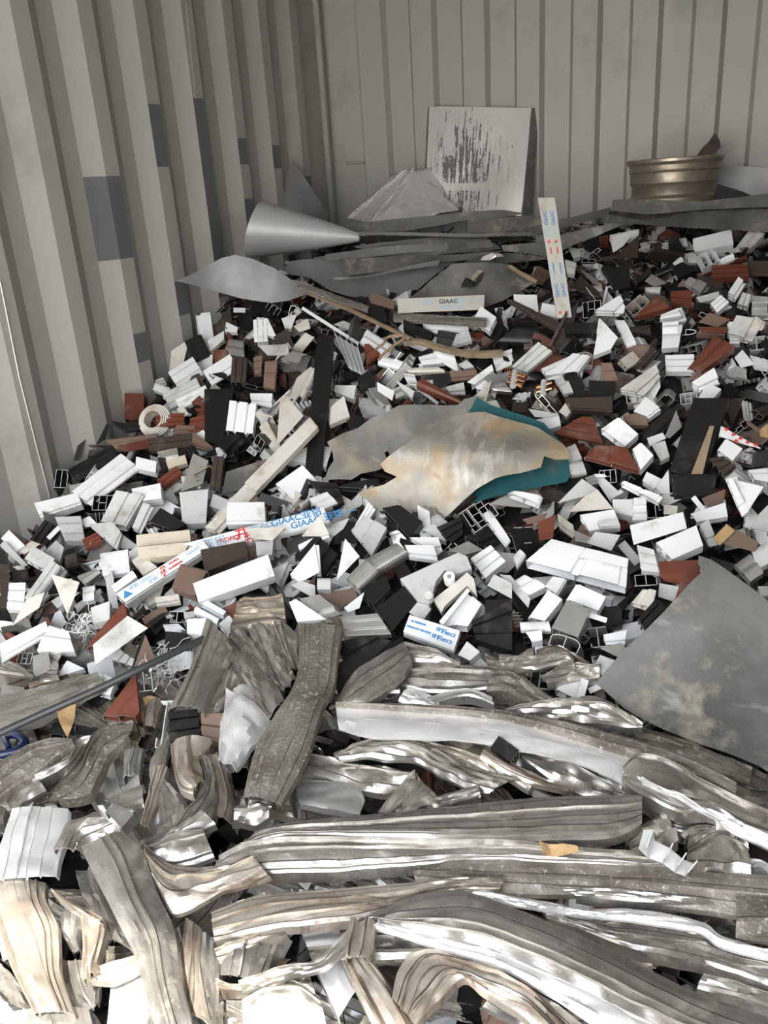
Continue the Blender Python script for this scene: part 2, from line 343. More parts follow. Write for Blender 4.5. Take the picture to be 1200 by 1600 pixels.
CN = {'W': 'white', 'G': 'dusty white', 'C': 'cream', 'B': 'beige', 'K': 'black', 'D': 'dark brown', 'R': 'red-brown', 'T': 'tan-brown', 'A': 'bare aluminium', 'osb': 'chipboard', 'film': 'film-covered white', 'sheet_dark': 'grimy grey', 'copper': 'copper', 'sheet_grey': 'weathered grey', 'sheet_dull': 'dull grey', 'lath': 'dirty wooden', 'sheet_pale': 'pale grey', 'rust': 'rusty'}
LAND = []       # (px, py, phrase) of things easy to find
def where(px, py, skip=0):
    q = sorted(LAND, key=lambda l: (l[0]-px)**2+(l[1]-py)**2)
    l = q[skip % len(q)]
    dx, dy = px-l[0], py-l[1]; d = math.hypot(dx, dy)
    near = 'touching' if d < 22 else 'close' if d < 55 else 'near' if d < 95 else 'farther'
    a = math.degrees(math.atan2(-dy, dx)) % 360
    way = ['right of', 'upper right of', 'above', 'upper left of', 'left of', 'lower left of', 'below', 'lower right of'][int((a+22.5)//45) % 8]
    return (near+' '+way+' '+l[2]) if near != 'touching' else 'against '+l[2]
def slant(x1, y1, x2, y2):
    if math.hypot(x2-x1, y2-y1) < 14: return 'end-on'
    a = math.degrees(math.atan2(-(y2-y1), x2-x1)) % 180
    return 'level' if a < 18 or a > 162 else 'rising' if a < 68 else 'upright' if a < 112 else 'falling'
def auto_label(head, px, py, sl):
    """look + slant + place beside the nearest thing one can find; a second landmark when two would read alike"""
    for k in range(10):
        t = f'{head}, {sl}, {where(px, py, k)}' if sl else f'{head} {where(px, py, k)}'
        if t.lower() not in USED: return t, None
    return t, 'look-alike '+head+'s'
LATER = []
def section_mesh(Mf, sec, t_u, t_v, m, mi=0, cut=None):
    """Mf(s,u,v): s 0/1 along; walls become thin extruded boxes"""
    for pl in SEC[sec]:
        for (u0, v0), (u1, v1) in zip(pl, pl[1:]):
            du, dv = u1-u0, v1-v0
            # wall normal in real proportions
            nx, ny = -dv/t_v, du/t_u; l = math.hypot(nx, ny) or 1
            ou, ov = nx/l*t_u*.5, ny/l*t_v*.5
            c = [(u0-ou, v0-ov), (u1-ou, v1-ov), (u1+ou, v1+ov), (u0+ou, v0+ov)]
            m.hexa([Mf(0, *q) for q in c]+[Mf(1, *q) for q in c], mi)
            if cut is not None: m.m[-6] = m.m[-5] = cut
NAMEC = {}
def piece(P, sec, col, h, n, name=None, label=None, t=.0017, pxc=None, sl='', extra=None):
    """P: the four corners of the top face, p0->p1 along the extrusion, p3->p2 the far edge; h: depth below it"""
    p0, p1, p2, p3 = P
    w = max(.006, ((p3-p0).length+(p2-p1).length)/2)
    def Mf(s, u, v):
        a = p0.lerp(p1, s); b = p3.lerp(p2, s)
        return a+(b-a)*u-n*(v*h)
    m = MB(); section_mesh(Mf, sec, t/w, t/h, m, 0, 1)
    k = KIND[sec]; nm = (name or k).replace(' ', '_')
    o = m.build(nm, [col, 'cut' if col in 'WGCKDRTA' else col])
    L = ((p1-p0).length+(p2-p3).length)/2
    if label: tag(o, label, 'metal offcut', CN.get(col, col)+' '+k+'s in the heap')
    else:
        size = 'long ' if L > .22 else 'short ' if L < .07 else ''
        c = pxc or proj(sum(P, Vector())/4)[:2]
        LATER.append((o, size+CN.get(col, col)+' '+k, c[0], c[1], sl, L*w, CN.get(col, col)+' '+k+'s in the heap'))
    return o
def frame_n(c, tilt=.45, ax=None, roll=0):
    n = (heap_n(c.x, c.y)*(1-tilt)+(CAM-c).normalized()*tilt).normalized()
    if ax is not None and roll: n = (Matrix.Rotation(math.radians(roll), 3, ax.normalized()) @ n).normalized()
    return n
def quad(col, sec, pts, h=.022, dz=.035, tilt=.45, **k):
    cx = sum(p[0] for p in pts)/4; cy = sum(p[1] for p in pts)/4
    c = at(cx, cy, dz); n = frame_n(c, tilt)
    P = [on_plane(x, y, c, n) for x, y in pts]
    if (P[1]-P[0]).cross(P[3]-P[0]).dot(n) < 0: pass
    return piece(P, sec, col, h, n, pxc=(cx, cy), sl=slant(*pts[0], *pts[1]), **k)
def bar(col, sec, x1, y1, x2, y2, w, h=.022, dz=.035, e1=0, e2=0, tilt=.45, **k):
    dx, dy = x2-x1, y2-y1; l = math.hypot(dx, dy) or 1; nx, ny = -dy/l*w/2, dx/l*w/2; ax, ay = dx/l, dy/l
    k1, k2 = math.tan(math.radians(e1))*w/2, math.tan(math.radians(e2))*w/2
    pts = [(x1-nx-ax*k1, y1-ny-ay*k1), (x2-nx-ax*k2, y2-ny-ay*k2), (x2+nx+ax*k2, y2+ny+ay*k2), (x1+nx+ax*k1, y1+ny+ay*k1)]
    return quad(col, sec, pts, h, dz, tilt, **k)
def endon(col, sec, x, y, w, hh, rot=0, L=.06, dz=.03, **k):
    """an offcut standing with its cut end towards the opening of the container"""
    c = at(x, y, dz); d = (CAM-c); z = (c-CAM).dot(_f); ax = (d.normalized()*.75+heap_n(c.x, c.y)*.45+Vector((random.uniform(-.2, .2), 0, 0))).normalized()
    r = RT.copy(); r = (r-ax*r.dot(ax)).normalized(); dn = -(ax.cross(r)).normalized()
    if dn.dot(UP) > 0: dn = -dn
    a = math.radians(rot); r, dn = r*math.cos(a)+dn*math.sin(a), dn*math.cos(a)-r*math.sin(a)
    W = w*z/F_PX; H = hh*z/F_PX
    o = c-r*W/2-dn*H/2
    P = [o, o-ax*L, o-ax*L+r*W, o+r*W]
    return piece(P, sec, col, H, -dn, pxc=(x, y), sl='end-on', **k)
def parse(txt):
    ox = oy = 0; sc = 1; out = []
    for ln in txt.strip().splitlines():
        ln = ln.split('#')[0].strip()
        if not ln: continue
        if ln[0] == '@':
            v = ln[1:].split(); ox, oy, sc = float(v[0]), float(v[1]), float(v[2]); continue
        out.append((ln, ox, oy, sc))
    return out
def offcuts(txt):
    for ln, ox, oy, sc in parse(txt):
        lab = None
        if '|' in ln: ln, lab = [a.strip() for a in ln.split('|')]
        w = ln.split(); kw = {}
        while '=' in w[-1]:
            a, b = w.pop().split('='); kw[a] = float(b)
        if lab: kw['label'] = lab
        ty, col, sec = w[:3]; v = [float(q) for q in w[3:]]
        if ty == 'L': bar(col, sec, v[0]/sc+ox, v[1]/sc+oy, v[2]/sc+ox, v[3]/sc+oy, v[4]/sc, **kw)
        elif ty == 'Q': quad(col, sec, [(v[i]/sc+ox, v[i+1]/sc+oy) for i in (0, 2, 4, 6)], **kw)
        elif ty == 'E': endon(col, sec, v[0]/sc+ox, v[1]/sc+oy, v[2]/sc, v[3]/sc, **kw)
# ------------------------------------------------------------------ crushed strips
def cr_interp(P, n):
    out = []
    k = len(P)
    for i in range(k-1):
        p0, p1, p2, p3 = P[max(i-1, 0)], P[i], P[i+1], P[min(i+2, k-1)]
        for j in range(n):
            t = j/n
            out.append(.5*((2*p1)+(p2-p0)*t+(2*p0-5*p1+4*p2-p3)*t*t+(3*p1-p0-3*p2+p3)*t*t*t))
    out.append(P[-1].copy()); return out
def ribbon(st, matn='S', ribs=4, seed=0, arch=.10, skirt=.02, crush=.006, name='crushed_strip', label=None, cat='crushed strip', group='crushed aluminium strips at the front', hard=True):
    """st: stations (xa, ya, xb, yb, dz): the two edges of the strip where it lies"""
    rnd = random.Random(seed+911)
    A = cr_interp([at(s[0], s[1], s[4]) for s in st], 9); B = cr_interp([at(s[2], s[3], s[4]+(s[5] if len(s) > 5 else 0)) for s in st], 9)
    # profile over u
    pr = [(0.0, 0)]
    us = sorted(rnd.uniform(.06, .94) for _ in range(ribs+2 if ribs > 1 else ribs))
    last = .03
    for u in us:
        if u-last < .07: continue
        last = u+.05
        k = rnd.random()
        if k < .45: hgt = rnd.uniform(.003, .006); pr += [(u-.012, 0), (u-.004, hgt), (u+.008, hgt), (u+.016, 0)]
        elif k < .8: hgt = -rnd.uniform(.003, .007); pr += [(u-.012, 0), (u-.004, hgt), (u+.012, hgt), (u+.02, 0)]
        else: pr += [(u-.01, 0), (u+.01, rnd.choice((-1, 1))*.006), (u+.03, .0)]
    pr += [(1.0, 0)]
    full = []
    for (u0, z0), (u1, z1) in zip(pr, pr[1:]):
        full.append((u0, z0))
        if u1-u0 > .14:
            kk = int((u1-u0)/.1)
            full += [(u0+(u1-u0)*j/kk, z0) for j in range(1, kk)]
    full.append(pr[-1])
    sk0, sk1 = skirt*rnd.uniform(.3, 1.3), skirt*rnd.uniform(.3, 1.3)
    nrow = len(A); m = MB(); rows = []; slen = 0; nprev = None
    for j in range(nrow):
        a, b = A[j], B[j]; mid = (a+b)/2
        T = ((A[min(j+1, nrow-1)]+B[min(j+1, nrow-1)])-(A[max(j-1, 0)]+B[max(j-1, 0)]))/2
        L = b-a; wd = L.length or .01
        n = L.cross(T)
        if n.length < 1e-7: n = (nprev or Vector((0, 0, 1))).copy()
        n.normalize()
        if n.dot(CAM-mid) < 0: n = -n
        if nprev is not None: n = (n+nprev*1.0).normalized()
        nprev = n
        if j: slen += ((A[j]+B[j])/2-(A[j-1]+B[j-1])/2).length
        row = []
        Ln = L.normalized()
        pp = [(-.01, -sk0, 1)]+[(u, z, 0) for u, z in full]+[(1.01, -sk1, 1)]
        for (u, z, q) in pp:
            ar = arch*wd*(1-(2*u-1)**2) if not q else 0
            base = a+L*u+n*(ar+z)
            c1 = .55*noise.noise(Vector((slen*7+seed*3.1, u*1.6, seed)))-1.1*abs(noise.noise(Vector((slen*13+seed+u*1.5, u*1.2, seed*2.))))+.25*noise.noise(Vector((slen*40+seed, u*6, seed*2.)))
            c2 = noise.noise(Vector((slen*7+seed*1.7, u*1.5+9, seed)))
            base += n*(c1*crush*2.0)+Ln*(c2*crush*1.2)
            row.append((base, (slen, u*wd*1.0+seed*.37)))
        rows.append(row)
    k = len(rows[0])
    vs = [p for r in rows for p, _ in r]; uv = [q for r in rows for _, q in r]
    fs = [(j*k+i, j*k+i+1, (j+1)*k+i+1, (j+1)*k+i) for j in range(nrow-1) for i in range(k-1)]
    m.add(vs, fs, 0, uv)
    o = m.build(name, matn, smooth=24, solid=.0016)
    # outward faces towards the viewer side
    me = o.data
    px = sum((s[0]+s[2])/2 for s in st)/len(st); py = sum((s[1]+s[3])/2 for s in st)/len(st)
    if label: tag(o, label, cat, group)
    else:
        ad = {'S': 'grooved aluminium', 'Sg': 'gritty grey', 'Sb': 'brown-stained', 'Sw': 'bright bare', 'A': 'plain aluminium', 'foil': 'shiny'}.get(matn, 'crushed')
        sz = 'long ' if slen > .6 else 'short ' if slen < .2 else ''
        LATER.append((o, sz+ad+' '+name.replace('_', ' '), px, py, slant((st[0][0]+st[0][2])/2, (st[0][1]+st[0][3])/2, (st[-1][0]+st[-1][2])/2, (st[-1][1]+st[-1][3])/2), .1, group))
        o['category'] = cat
    return o
def ribbons(txt):
    k = 0
    for ln, ox, oy, sc in parse(txt):
        k += 1; lab = None
        if '|' in ln: ln, lab = [a.strip() for a in ln.split('|')]
        w = ln.split(); kw = {}; matn = w[0]; w = w[1:]
        while '=' in w[-1]:
            a, b = w.pop().split('='); kw[a] = float(b)
        if 'ribs' in kw: kw['ribs'] = int(kw['ribs'])
        dz = kw.pop('dz', .06); z2 = kw.pop('z2', 0); dze = kw.pop('dze', dz); sd_ = int(kw.pop('seed', k))
        st = []; n = len(w)
        for i, g in enumerate(w):
            q = [float(x) for x in g.split(',')]
            st.append((q[0]/sc+ox, q[1]/sc+oy, q[2]/sc+ox, q[3]/sc+oy, (q[4] if len(q) > 4 else dz+(dze-dz)*i/max(1, n-1)), z2))
        ribbon(st, matn, seed=sd_, label=lab, **kw)
# ------------------------------------------------------------------ sheets
def sheet(P3, name, matn, label, cat='metal sheet', group=None, edge=.03, bump=.006, fr=6, thick=.0016, seed=0, parent=None, smooth=30, bulge=0.0, jag=.0015, folds=4, holes=()):
    """P3: outline in the world; triangulated, refined and gently buckled, then given thickness"""
    rr = random.Random(seed+len(P3)); Q3 = []
    for i, p in enumerate(P3):
        q = P3[(i+1) % len(P3)]; Q3.append(p); L = (q-p).length; kk = int(L/.035) if jag else 0
        for j in range(1, kk): Q3.append(p.lerp(q, j/kk+rr.uniform(-.1, .1)/kk)+Vector((rr.uniform(-1, 1), rr.uniform(-1, 1), rr.uniform(-1, 1)))*jag)
    P3 = Q3
    bm = bmesh.new(); vs = [bm.verts.new(p) for p in P3]; f = bm.faces.new(vs); f.normal_update(); n = f.normal.copy()
    c = sum(P3, Vector())/len(P3)
    if n.dot(CAM-c) < 0: n = -n
    R_ = max((p-c).length for p in P3)
    bmesh.ops.triangulate(bm, faces=bm.faces[:])
    for _ in range(7):
        le = [e for e in bm.edges if e.calc_length() > edge*1.5]
        if not le or len(bm.faces) > 9000: break
        bmesh.ops.subdivide_edges(bm, edges=le, cuts=1); bmesh.ops.triangulate(bm, faces=bm.faces[:])
        bmesh.ops.beautify_fill(bm, faces=bm.faces[:], edges=bm.edges[:])
    t1 = n.orthogonal().normalized(); t2 = n.cross(t1); fl = []
    for i in range(folds):
        a = rr.uniform(0, math.pi); fl.append((t1*math.cos(a)+t2*math.sin(a), rr.uniform(-.6, .6)*R_, rr.choice((-1, 1))*rr.uniform(.5, 1.2)*bump*2.2))
    for v in bm.verts:
        for (dv, o_, am) in fl:
            k_ = min(1, 1.0*abs((v.co-c).dot(dv)-o_)/(R_*.55)); v.co += n*am*(k_-.5)
        p = v.co*fr
        d = noise.noise(p+Vector((seed, 0, 0)))+.45*noise.noise(p*2.7+Vector((0, seed, 0)))-.55*abs(noise.noise(p*1.4+Vector((0, 0, seed+5))))
        v.co += n*(d*bump*.55+bulge*max(0, 1-((v.co-c).length/R_)**2))
    if holes:
        dead = [f for f in bm.faces if any((f.calc_center_median()-h_).length < r_ for h_, r_ in holes)]
        bmesh.ops.delete(bm, geom=dead, context='FACES')
    bmesh.ops.recalc_face_normals(bm, faces=bm.faces[:])
    av = sum((f.normal*f.calc_area() for f in bm.faces), Vector())
    if av.dot(n) < 0: bmesh.ops.reverse_faces(bm, faces=bm.faces[:])
    off = Vector(c) if parent is None else parent.location
    for v in bm.verts: v.co -= off
    me = bpy.data.meshes.new(name); bm.to_mesh(me); bm.free(); me.materials.append(M[matn])
    me.polygons.foreach_set('use_smooth', [True]*len(me.polygons)); me.set_sharp_from_angle(angle=math.radians(smooth)); crisp_rim(me)
    o = bpy.data.objects.new(name, me); COL.objects.link(o)
    if parent is None: o.location = off
    else: o.parent = parent
    md = o.modifiers.new('thickness', 'SOLIDIFY'); md.thickness = thick; md.offset = -1
    if parent is None: tag(o, label, cat, group)
    return o
def px_sheet(pts, dz, tilt, name, matn, label, ox=0, oy=0, sc=1, nrm=None, anchor=None, **k):
    """outline on the heap's slope; a third number lifts that corner"""
    q = [(p[0]/sc+ox, p[1]/sc+oy, (p[2] if len(p) > 2 else 0)) for p in pts]
    cx = sum(p[0] for p in q)/len(q); cy = sum(p[1] for p in q)/len(q)
    c = anchor or at(cx, cy, dz); n = nrm or frame_n(c, tilt)
    P = [on_plane(x, y, c+n*z, n) for x, y, z in q]
    if 'hole_px' in k: k['holes'] = [(on_plane(a, b, c, n), r) for a, b, r in k.pop('hole_px')]
    return sheet(P, name, matn, label, **k)
# ------------------------------------------------------------------ print
def text(s, size, o, xd, yd, matn, name, parent, bold=0, squash=1.0, align='LEFT'):
    cu = bpy.data.curves.new(name, 'FONT'); cu.body = s; cu.size = size; cu.extrude = .0002; cu.offset = bold; cu.align_x = align; cu.align_y = 'CENTER'
    tmp = bpy.data.objects.new(name, cu); COL.objects.link(tmp)
    dg = bpy.context.evaluated_depsgraph_get(); me = bpy.data.meshes.new_from_object(tmp.evaluated_get(dg))
    bpy.data.objects.remove(tmp); me.materials.clear(); me.materials.append(M[matn])
    xd = xd.normalized(); zd = xd.cross(yd).normalized(); yd = zd.cross(xd)
    T = Matrix(((xd.x*squash, yd.x, zd.x, 0), (xd.y*squash, yd.y, zd.y, 0), (xd.z*squash, yd.z, zd.z, 0), (0, 0, 0, 1)))
    me.transform(Matrix.Translation(o-parent.location) @ T)
    ob = bpy.data.objects.new(name, me); COL.objects.link(ob); ob.parent = parent
    return ob
LAND += [(1050, 285, 'the wheel rim'), (750, 250, 'the square tray'), (640, 300, 'the crumpled foil sheet'), (470, 360, 'the rolled pale sheet'), (478, 300, 'the pointed grey sheet'), (375, 435, 'the leaf-shaped sheet'),
 (870, 400, 'the printed upright bar'), (690, 475, 'the printed film strip'), (540, 540, 'the white finned profile'), (499, 640, 'the long black bar'), (700, 690, 'the torn grey sheet'), (790, 720, 'the yellowed sheet'),
 (240, 645, 'the cream coil'), (165, 760, 'the dirt-marked white profile'), (1090, 690, 'the wide black profile'), (1120, 550, 'the orange woodgrain profile'), (1055, 500, 'the clear taped profile'), (1000, 550, 'the fallen white frames'),
 (905, 665, 'the red mitred profile'), (940, 715, 'the striped red-brown profile'), (825, 590, 'the copper pipes'), (885, 565, 'the glossy white end'), (250, 890, 'the red-printed bar'), (400, 815, 'the blue-printed bar'),
 (380, 895, 'the big white board'), (350, 870, 'the dark brown board'), (250, 850, 'the beige board'), (690, 900, 'the hinged white housing'), (600, 880, 'the silver rounded profile'), (675, 985, 'the blue-lettered offcut'),
 (905, 880, 'the wide grooved profile'), (890, 960, 'the open-ended box'), (1070, 1030, 'the big grey sheet'), (190, 990, 'the red-and-grey mitre'), (200, 1090, 'the red triangle'), (410, 955, 'the rusty foil clump'),
 (440, 1110, 'the gritty channel'), (290, 1140, 'the white-edged black profile'), (1045, 1310, 'the zigzag offcut'), (790, 1160, 'the small black box'), (900, 1150, 'the long bright channel'), (95, 1100, 'the dark rod'), (15, 1150, 'the blue plastic part'),
 (55, 1310, 'the sunlit folded strip'), (1090, 400, 'the broad white end board'), (1110, 430, 'the red-brown fins'), (1160, 690, 'the red-star profile'), (355, 650, 'the twin-grooved white block'), (430, 660, 'the cream triangle'), (750, 790, 'the black frame end'), (1140, 830, 'the chipboard block'), (800, 1500, 'the broad diagonal strip'), (600, 1300, 'the wide ribbed strip')]
# ------------------------------------------------------------------ the heap below what can be told apart
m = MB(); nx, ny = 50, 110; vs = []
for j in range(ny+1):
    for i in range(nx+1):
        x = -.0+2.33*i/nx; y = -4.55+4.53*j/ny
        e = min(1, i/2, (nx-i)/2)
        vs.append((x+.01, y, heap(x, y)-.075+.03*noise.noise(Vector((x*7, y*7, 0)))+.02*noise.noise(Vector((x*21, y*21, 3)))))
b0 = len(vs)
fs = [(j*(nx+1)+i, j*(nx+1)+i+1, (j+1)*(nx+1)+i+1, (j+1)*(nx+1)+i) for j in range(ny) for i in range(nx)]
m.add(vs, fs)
o = m.build('scrap_bed', 'core'); o['kind'] = 'stuff'; tag(o, 'packed scrap deep in the heap, coloured dark for the shade in the gaps', 'scrap')  # near-black colour puts the shade of the gaps into the bed
# ------------------------------------------------------------------ sheets and large things at the back
YB = .10
def tray():
    t = empty('square_tray', at_y(750, 334, .12)); tag(t, 'bright square aluminium tray with black smears leaning on the back wall', 'tray')
    a, b, c_, d = at_y(671.6, 166.4, .20), at_y(829.7, 168.4, .20), at_y(814.7, 337, .08), at_y(664, 337, .08)
    m = MB(); N = 16
    n = (b-a).cross(d-a).normalized()
    if n.y > 0: n = -n
    vs = []; uv = []
    for j in range(N+1):
        for i in range(N+1):
            u, v = i/N, j/N; p = a.lerp(b, u).lerp(d.lerp(c_, u), v)
            vs.append(p+n*(.006*noise.noise(Vector((u*2.2, v*2.2, 4)))+.003*math.sin(u*6+v*3))); uv.append((u, 1-v))
    m.add(vs, [(j*(N+1)+i, j*(N+1)+i+1, (j+1)*(N+1)+i+1, (j+1)*(N+1)+i) for j in range(N) for i in range(N)], 0, uv)
    o = m.build('panel', 'mirror', t, smooth=60, solid=.001); o.location = (0, 0, 0)
    me = o.data
    mt = M['mirror']
    for nm, p, q, dx in (('rim_flange', a, d, Vector((-.022, .03, 0))), ('rim_flange', b, c_, Vector((.032, .05, 0))), ('rim_flange', a, b, Vector((0, .04, .004)))):
        m = MB(); vs = [p, q, q+dx, p+dx*.9]; k = n*-.0012
        m.hexa([*vs, *[v+k for v in vs]]); m.build(nm, 'sheet_grey', t)
    m = MB(); m.tube([a, d], .003, 6); m.build('folded_edge', 'mirror', t, smooth=60)
    m = MB(); m.tube([b, c_], .003, 6); m.build('folded_edge', 'mirror', t, smooth=60)
tray()
def crumple():
    V = {k: at_y(530+x/3.53, 150+y/3.53, yy) for k, (x, y, yy) in {'a': (50, 672, -.10), 'b': (375, 402, .12), 'c': (410, 408, .06), 'd': (170, 700, -.18), 'e': (300, 600, -.16), 'f': (500, 395, .14), 'g': (560, 460, .14), 'h': (590, 555, .08), 'i': (665, 628, -.02), 'j': (560, 645, -.16), 'k': (420, 700, -.22), 'l': (285, 440, .16), 'm': (480, 560, -.02)}.items()}
    fs = [('a', 'l', 'b'), ('a', 'b', 'd'), ('b', 'c', 'd'), ('c', 'e', 'd'), ('c', 'm', 'e'), ('c', 'i', 'm'), ('m', 'i', 'j'), ('e', 'm', 'j'), ('e', 'j', 'k'), ('d', 'e', 'k'), ('c', 'f', 'h'), ('f', 'g', 'h'), ('c', 'h', 'i')]
    bm = bmesh.new(); mp = {k: bm.verts.new(v) for k, v in V.items()}
    for f in fs: bm.faces.new([mp[k] for k in f])
    for _ in range(5):
        le = [e for e in bm.edges if e.calc_length() > .03]
        if not le: break
        bmesh.ops.subdivide_edges(bm, edges=le, cuts=1); bmesh.ops.triangulate(bm, faces=bm.faces[:])
    for v in bm.verts:
        v.co += Vector((noise.noise(v.co*9), noise.noise(v.co*9+Vector((5, 0, 0))), noise.noise(v.co*9+Vector((0, 7, 0)))))*.004
    bmesh.ops.recalc_face_normals(bm, faces=bm.faces[:])
    me = bpy.data.meshes.new('crumpled_sheet'); c = V['m'].copy()
    for v in bm.verts: v.co -= c
    bm.to_mesh(me); bm.free(); me.materials.append(M['foil'])
    me.polygons.foreach_set('use_smooth', [True]*len(me.polygons)); me.set_sharp_from_angle(angle=math.radians(14))
    o = bpy.data.objects.new('crumpled_sheet', me); COL.objects.link(o); o.location = c
    md = o.modifiers.new('t', 'SOLIDIFY'); md.thickness = .0012
    tag(o, 'crumpled bright aluminium sheet folded to a ridge beside the square tray', 'metal sheet')
    for s in (0, 1):
        m = MB(); p, q = (V['b'], V['a']) if s == 0 else (V['c'], V['d'])
        pts = [p.lerp(q, i/8)+Vector((0, -.006, .002+.004*math.sin(i*2.2+s))) for i in range(9)]
        m.tube(pts, .006, 6)
        ob = m.build('folded_lip', 'foil', None, smooth=60); ob.parent = o; ob.location = ob.location-c
crumple()
def flat_up(pts, y0, y1, name, matn, label, ox, oy, sc, **k):
    """sheet standing nearly upright: depth runs from y0 at its lowest point to y1 at its highest"""
    q = [(p[0]/sc+ox, p[1]/sc+oy) for p in pts]; lo = max(p[1] for p in q); hi = min(p[1] for p in q)
    return sheet([at_y(x, y, y1+(y0-y1)*(y-hi)/(lo-hi)) for x, y in q], name, matn, label, **k)
flat_up([(500, 75), (480, 105), (465, 145), (461, 190), (466, 250), (480, 300), (628, 300), (630, 275), (600, 225), (560, 165), (525, 112)], -.42, -.33, 'pointed_sheet', 'sheet_dull', 'pointed dull grey metal sheet standing up in the corner behind the rolled sheet', 250, 220, 2.4, bump=.004, cat='metal sheet')
def cone():
    t = empty('rolled_sheet', at_y(470, 400, -.8)); tag(t, 'pale grey sheet rolled into a cone with pencil marks', 'metal sheet')
    c1, c2 = at_y(400, 359, -.86), at_y(562, 371, -.78); ax = (c2-c1).normalized(); L = (c2-c1).length
    u = (Vector((0, 0, 1))-ax*ax.z).normalized(); v = ax.cross(u)
    # sheared mouth: the upper lip leans inward
    m = MB(); NA, NL = 40, 14; vs = []
    d1 = (c1-CAM).dot(_f); r1 = 43/F_PX*d1; r2 = 6/F_PX*(c2-CAM).dot(_f)
    for i in range(NL+1):
        s = i/NL
        for k in range(NA+1):
            a = math.radians(-150+330*k/NA); r = (r1*(1-s)**.92+r2*s)*(1+.0006*k)
            off = .028*math.cos(a)*(1-s)
            vs.append(c1.lerp(c2, s)+ax*off*1.0+u*r*math.cos(a)*(1.0)+v*r*math.sin(a))
    m.add(vs, [(i*(NA+1)+k, i*(NA+1)+k+1, (i+1)*(NA+1)+k+1, (i+1)*(NA+1)+k) for i in range(NL) for k in range(NA)])
    m.build('cone_wall', 'sheet_pale', t, smooth=60, solid=.0012)
    fr = v if v.dot(CAM-c1) > 0 else -v
    rnd = random.Random(3)
    for g, (s0, dn) in enumerate(((.52, .1), (.56, .25), (.72, -.1), (.76, .05))):
        for q in range(3):
            s = s0+rnd.uniform(-.02, .03); c = c1.lerp(c2, s); r = r1*(1-s)**.92+r2*s+.002
            A0 = dn+rnd.uniform(-.1, .1)+.25*q
            pts = [c+fr*r*math.cos(A0+j*.12)+u*r*math.sin(A0+j*.12)+ax*(.005*j*rnd.uniform(.5, 1.4)) for j in range(4)]
            m = MB(); m.tube(pts, .0009, 4); m.build('pencil_mark', 'ink_faint', t)
cone()
O24 = dict(ox=250, oy=220, sc=2.4)
px_sheet([(60, 525), (160, 480), (230, 440, .02), (280, 428, .03), (340, 440, .03), (430, 478, .02), (520, 540), (560, 572), (480, 600), (420, 607), (300, 590), (180, 555)], .19, .7, 'curved_sheet', 'sheet_dull', 'leaf-shaped dull grey sheet poking out against the corrugated wall', bump=.002, folds=1, thick=.0014, **O24)
px_sheet([(465, 475), (490, 450), (560, 443), (640, 440), (900, 438), (1140, 435), (1060, 480), (930, 592), (800, 602), (700, 580), (640, 562), (560, 512), (480, 500)], .07, .6, 'smooth_sheet', 'sheet_dull', 'smooth blue-grey sheet sloping below the rolled pale sheet', bump=.002, folds=1, **O24)
O7 = dict(ox=530, oy=310, sc=2.727)
px_sheet([(300, 425), (380, 350), (480, 288), (720, 280), (800, 325), (845, 352), (780, 395), (700, 440), (620, 465), (560, 470), (340, 470)], .06, .55, 'bent_sheet', 'sheet_dark', 'dark grey bent sheet with a torn hole above the printed film strip', bump=.01, **O7)
px_sheet([(520, 390), (540, 352), (612, 325), (606, 345), (575, 378), (525, 395)], .085, .5, 'torn_scrap', 'core', 'small ragged black scrap lying on the dark bent sheet', cat='metal scrap', **O7)
px_sheet([(615, 325), (520, 365), (545, 345), (590, 322)], .1, .5, 'torn_scrap', 'sheet_yellow', 'small curled tan scrap on the dark bent sheet', cat='metal scrap', **O7)
px_sheet([(470, 292), (600, 240), (720, 228), (870, 250), (885, 262), (700, 275), (480, 295)], .075, .6, 'bent_sheet', 'sheet_dark', 'thin dark sheet lying just over the torn-holed bent sheet', bump=.004, **O7)
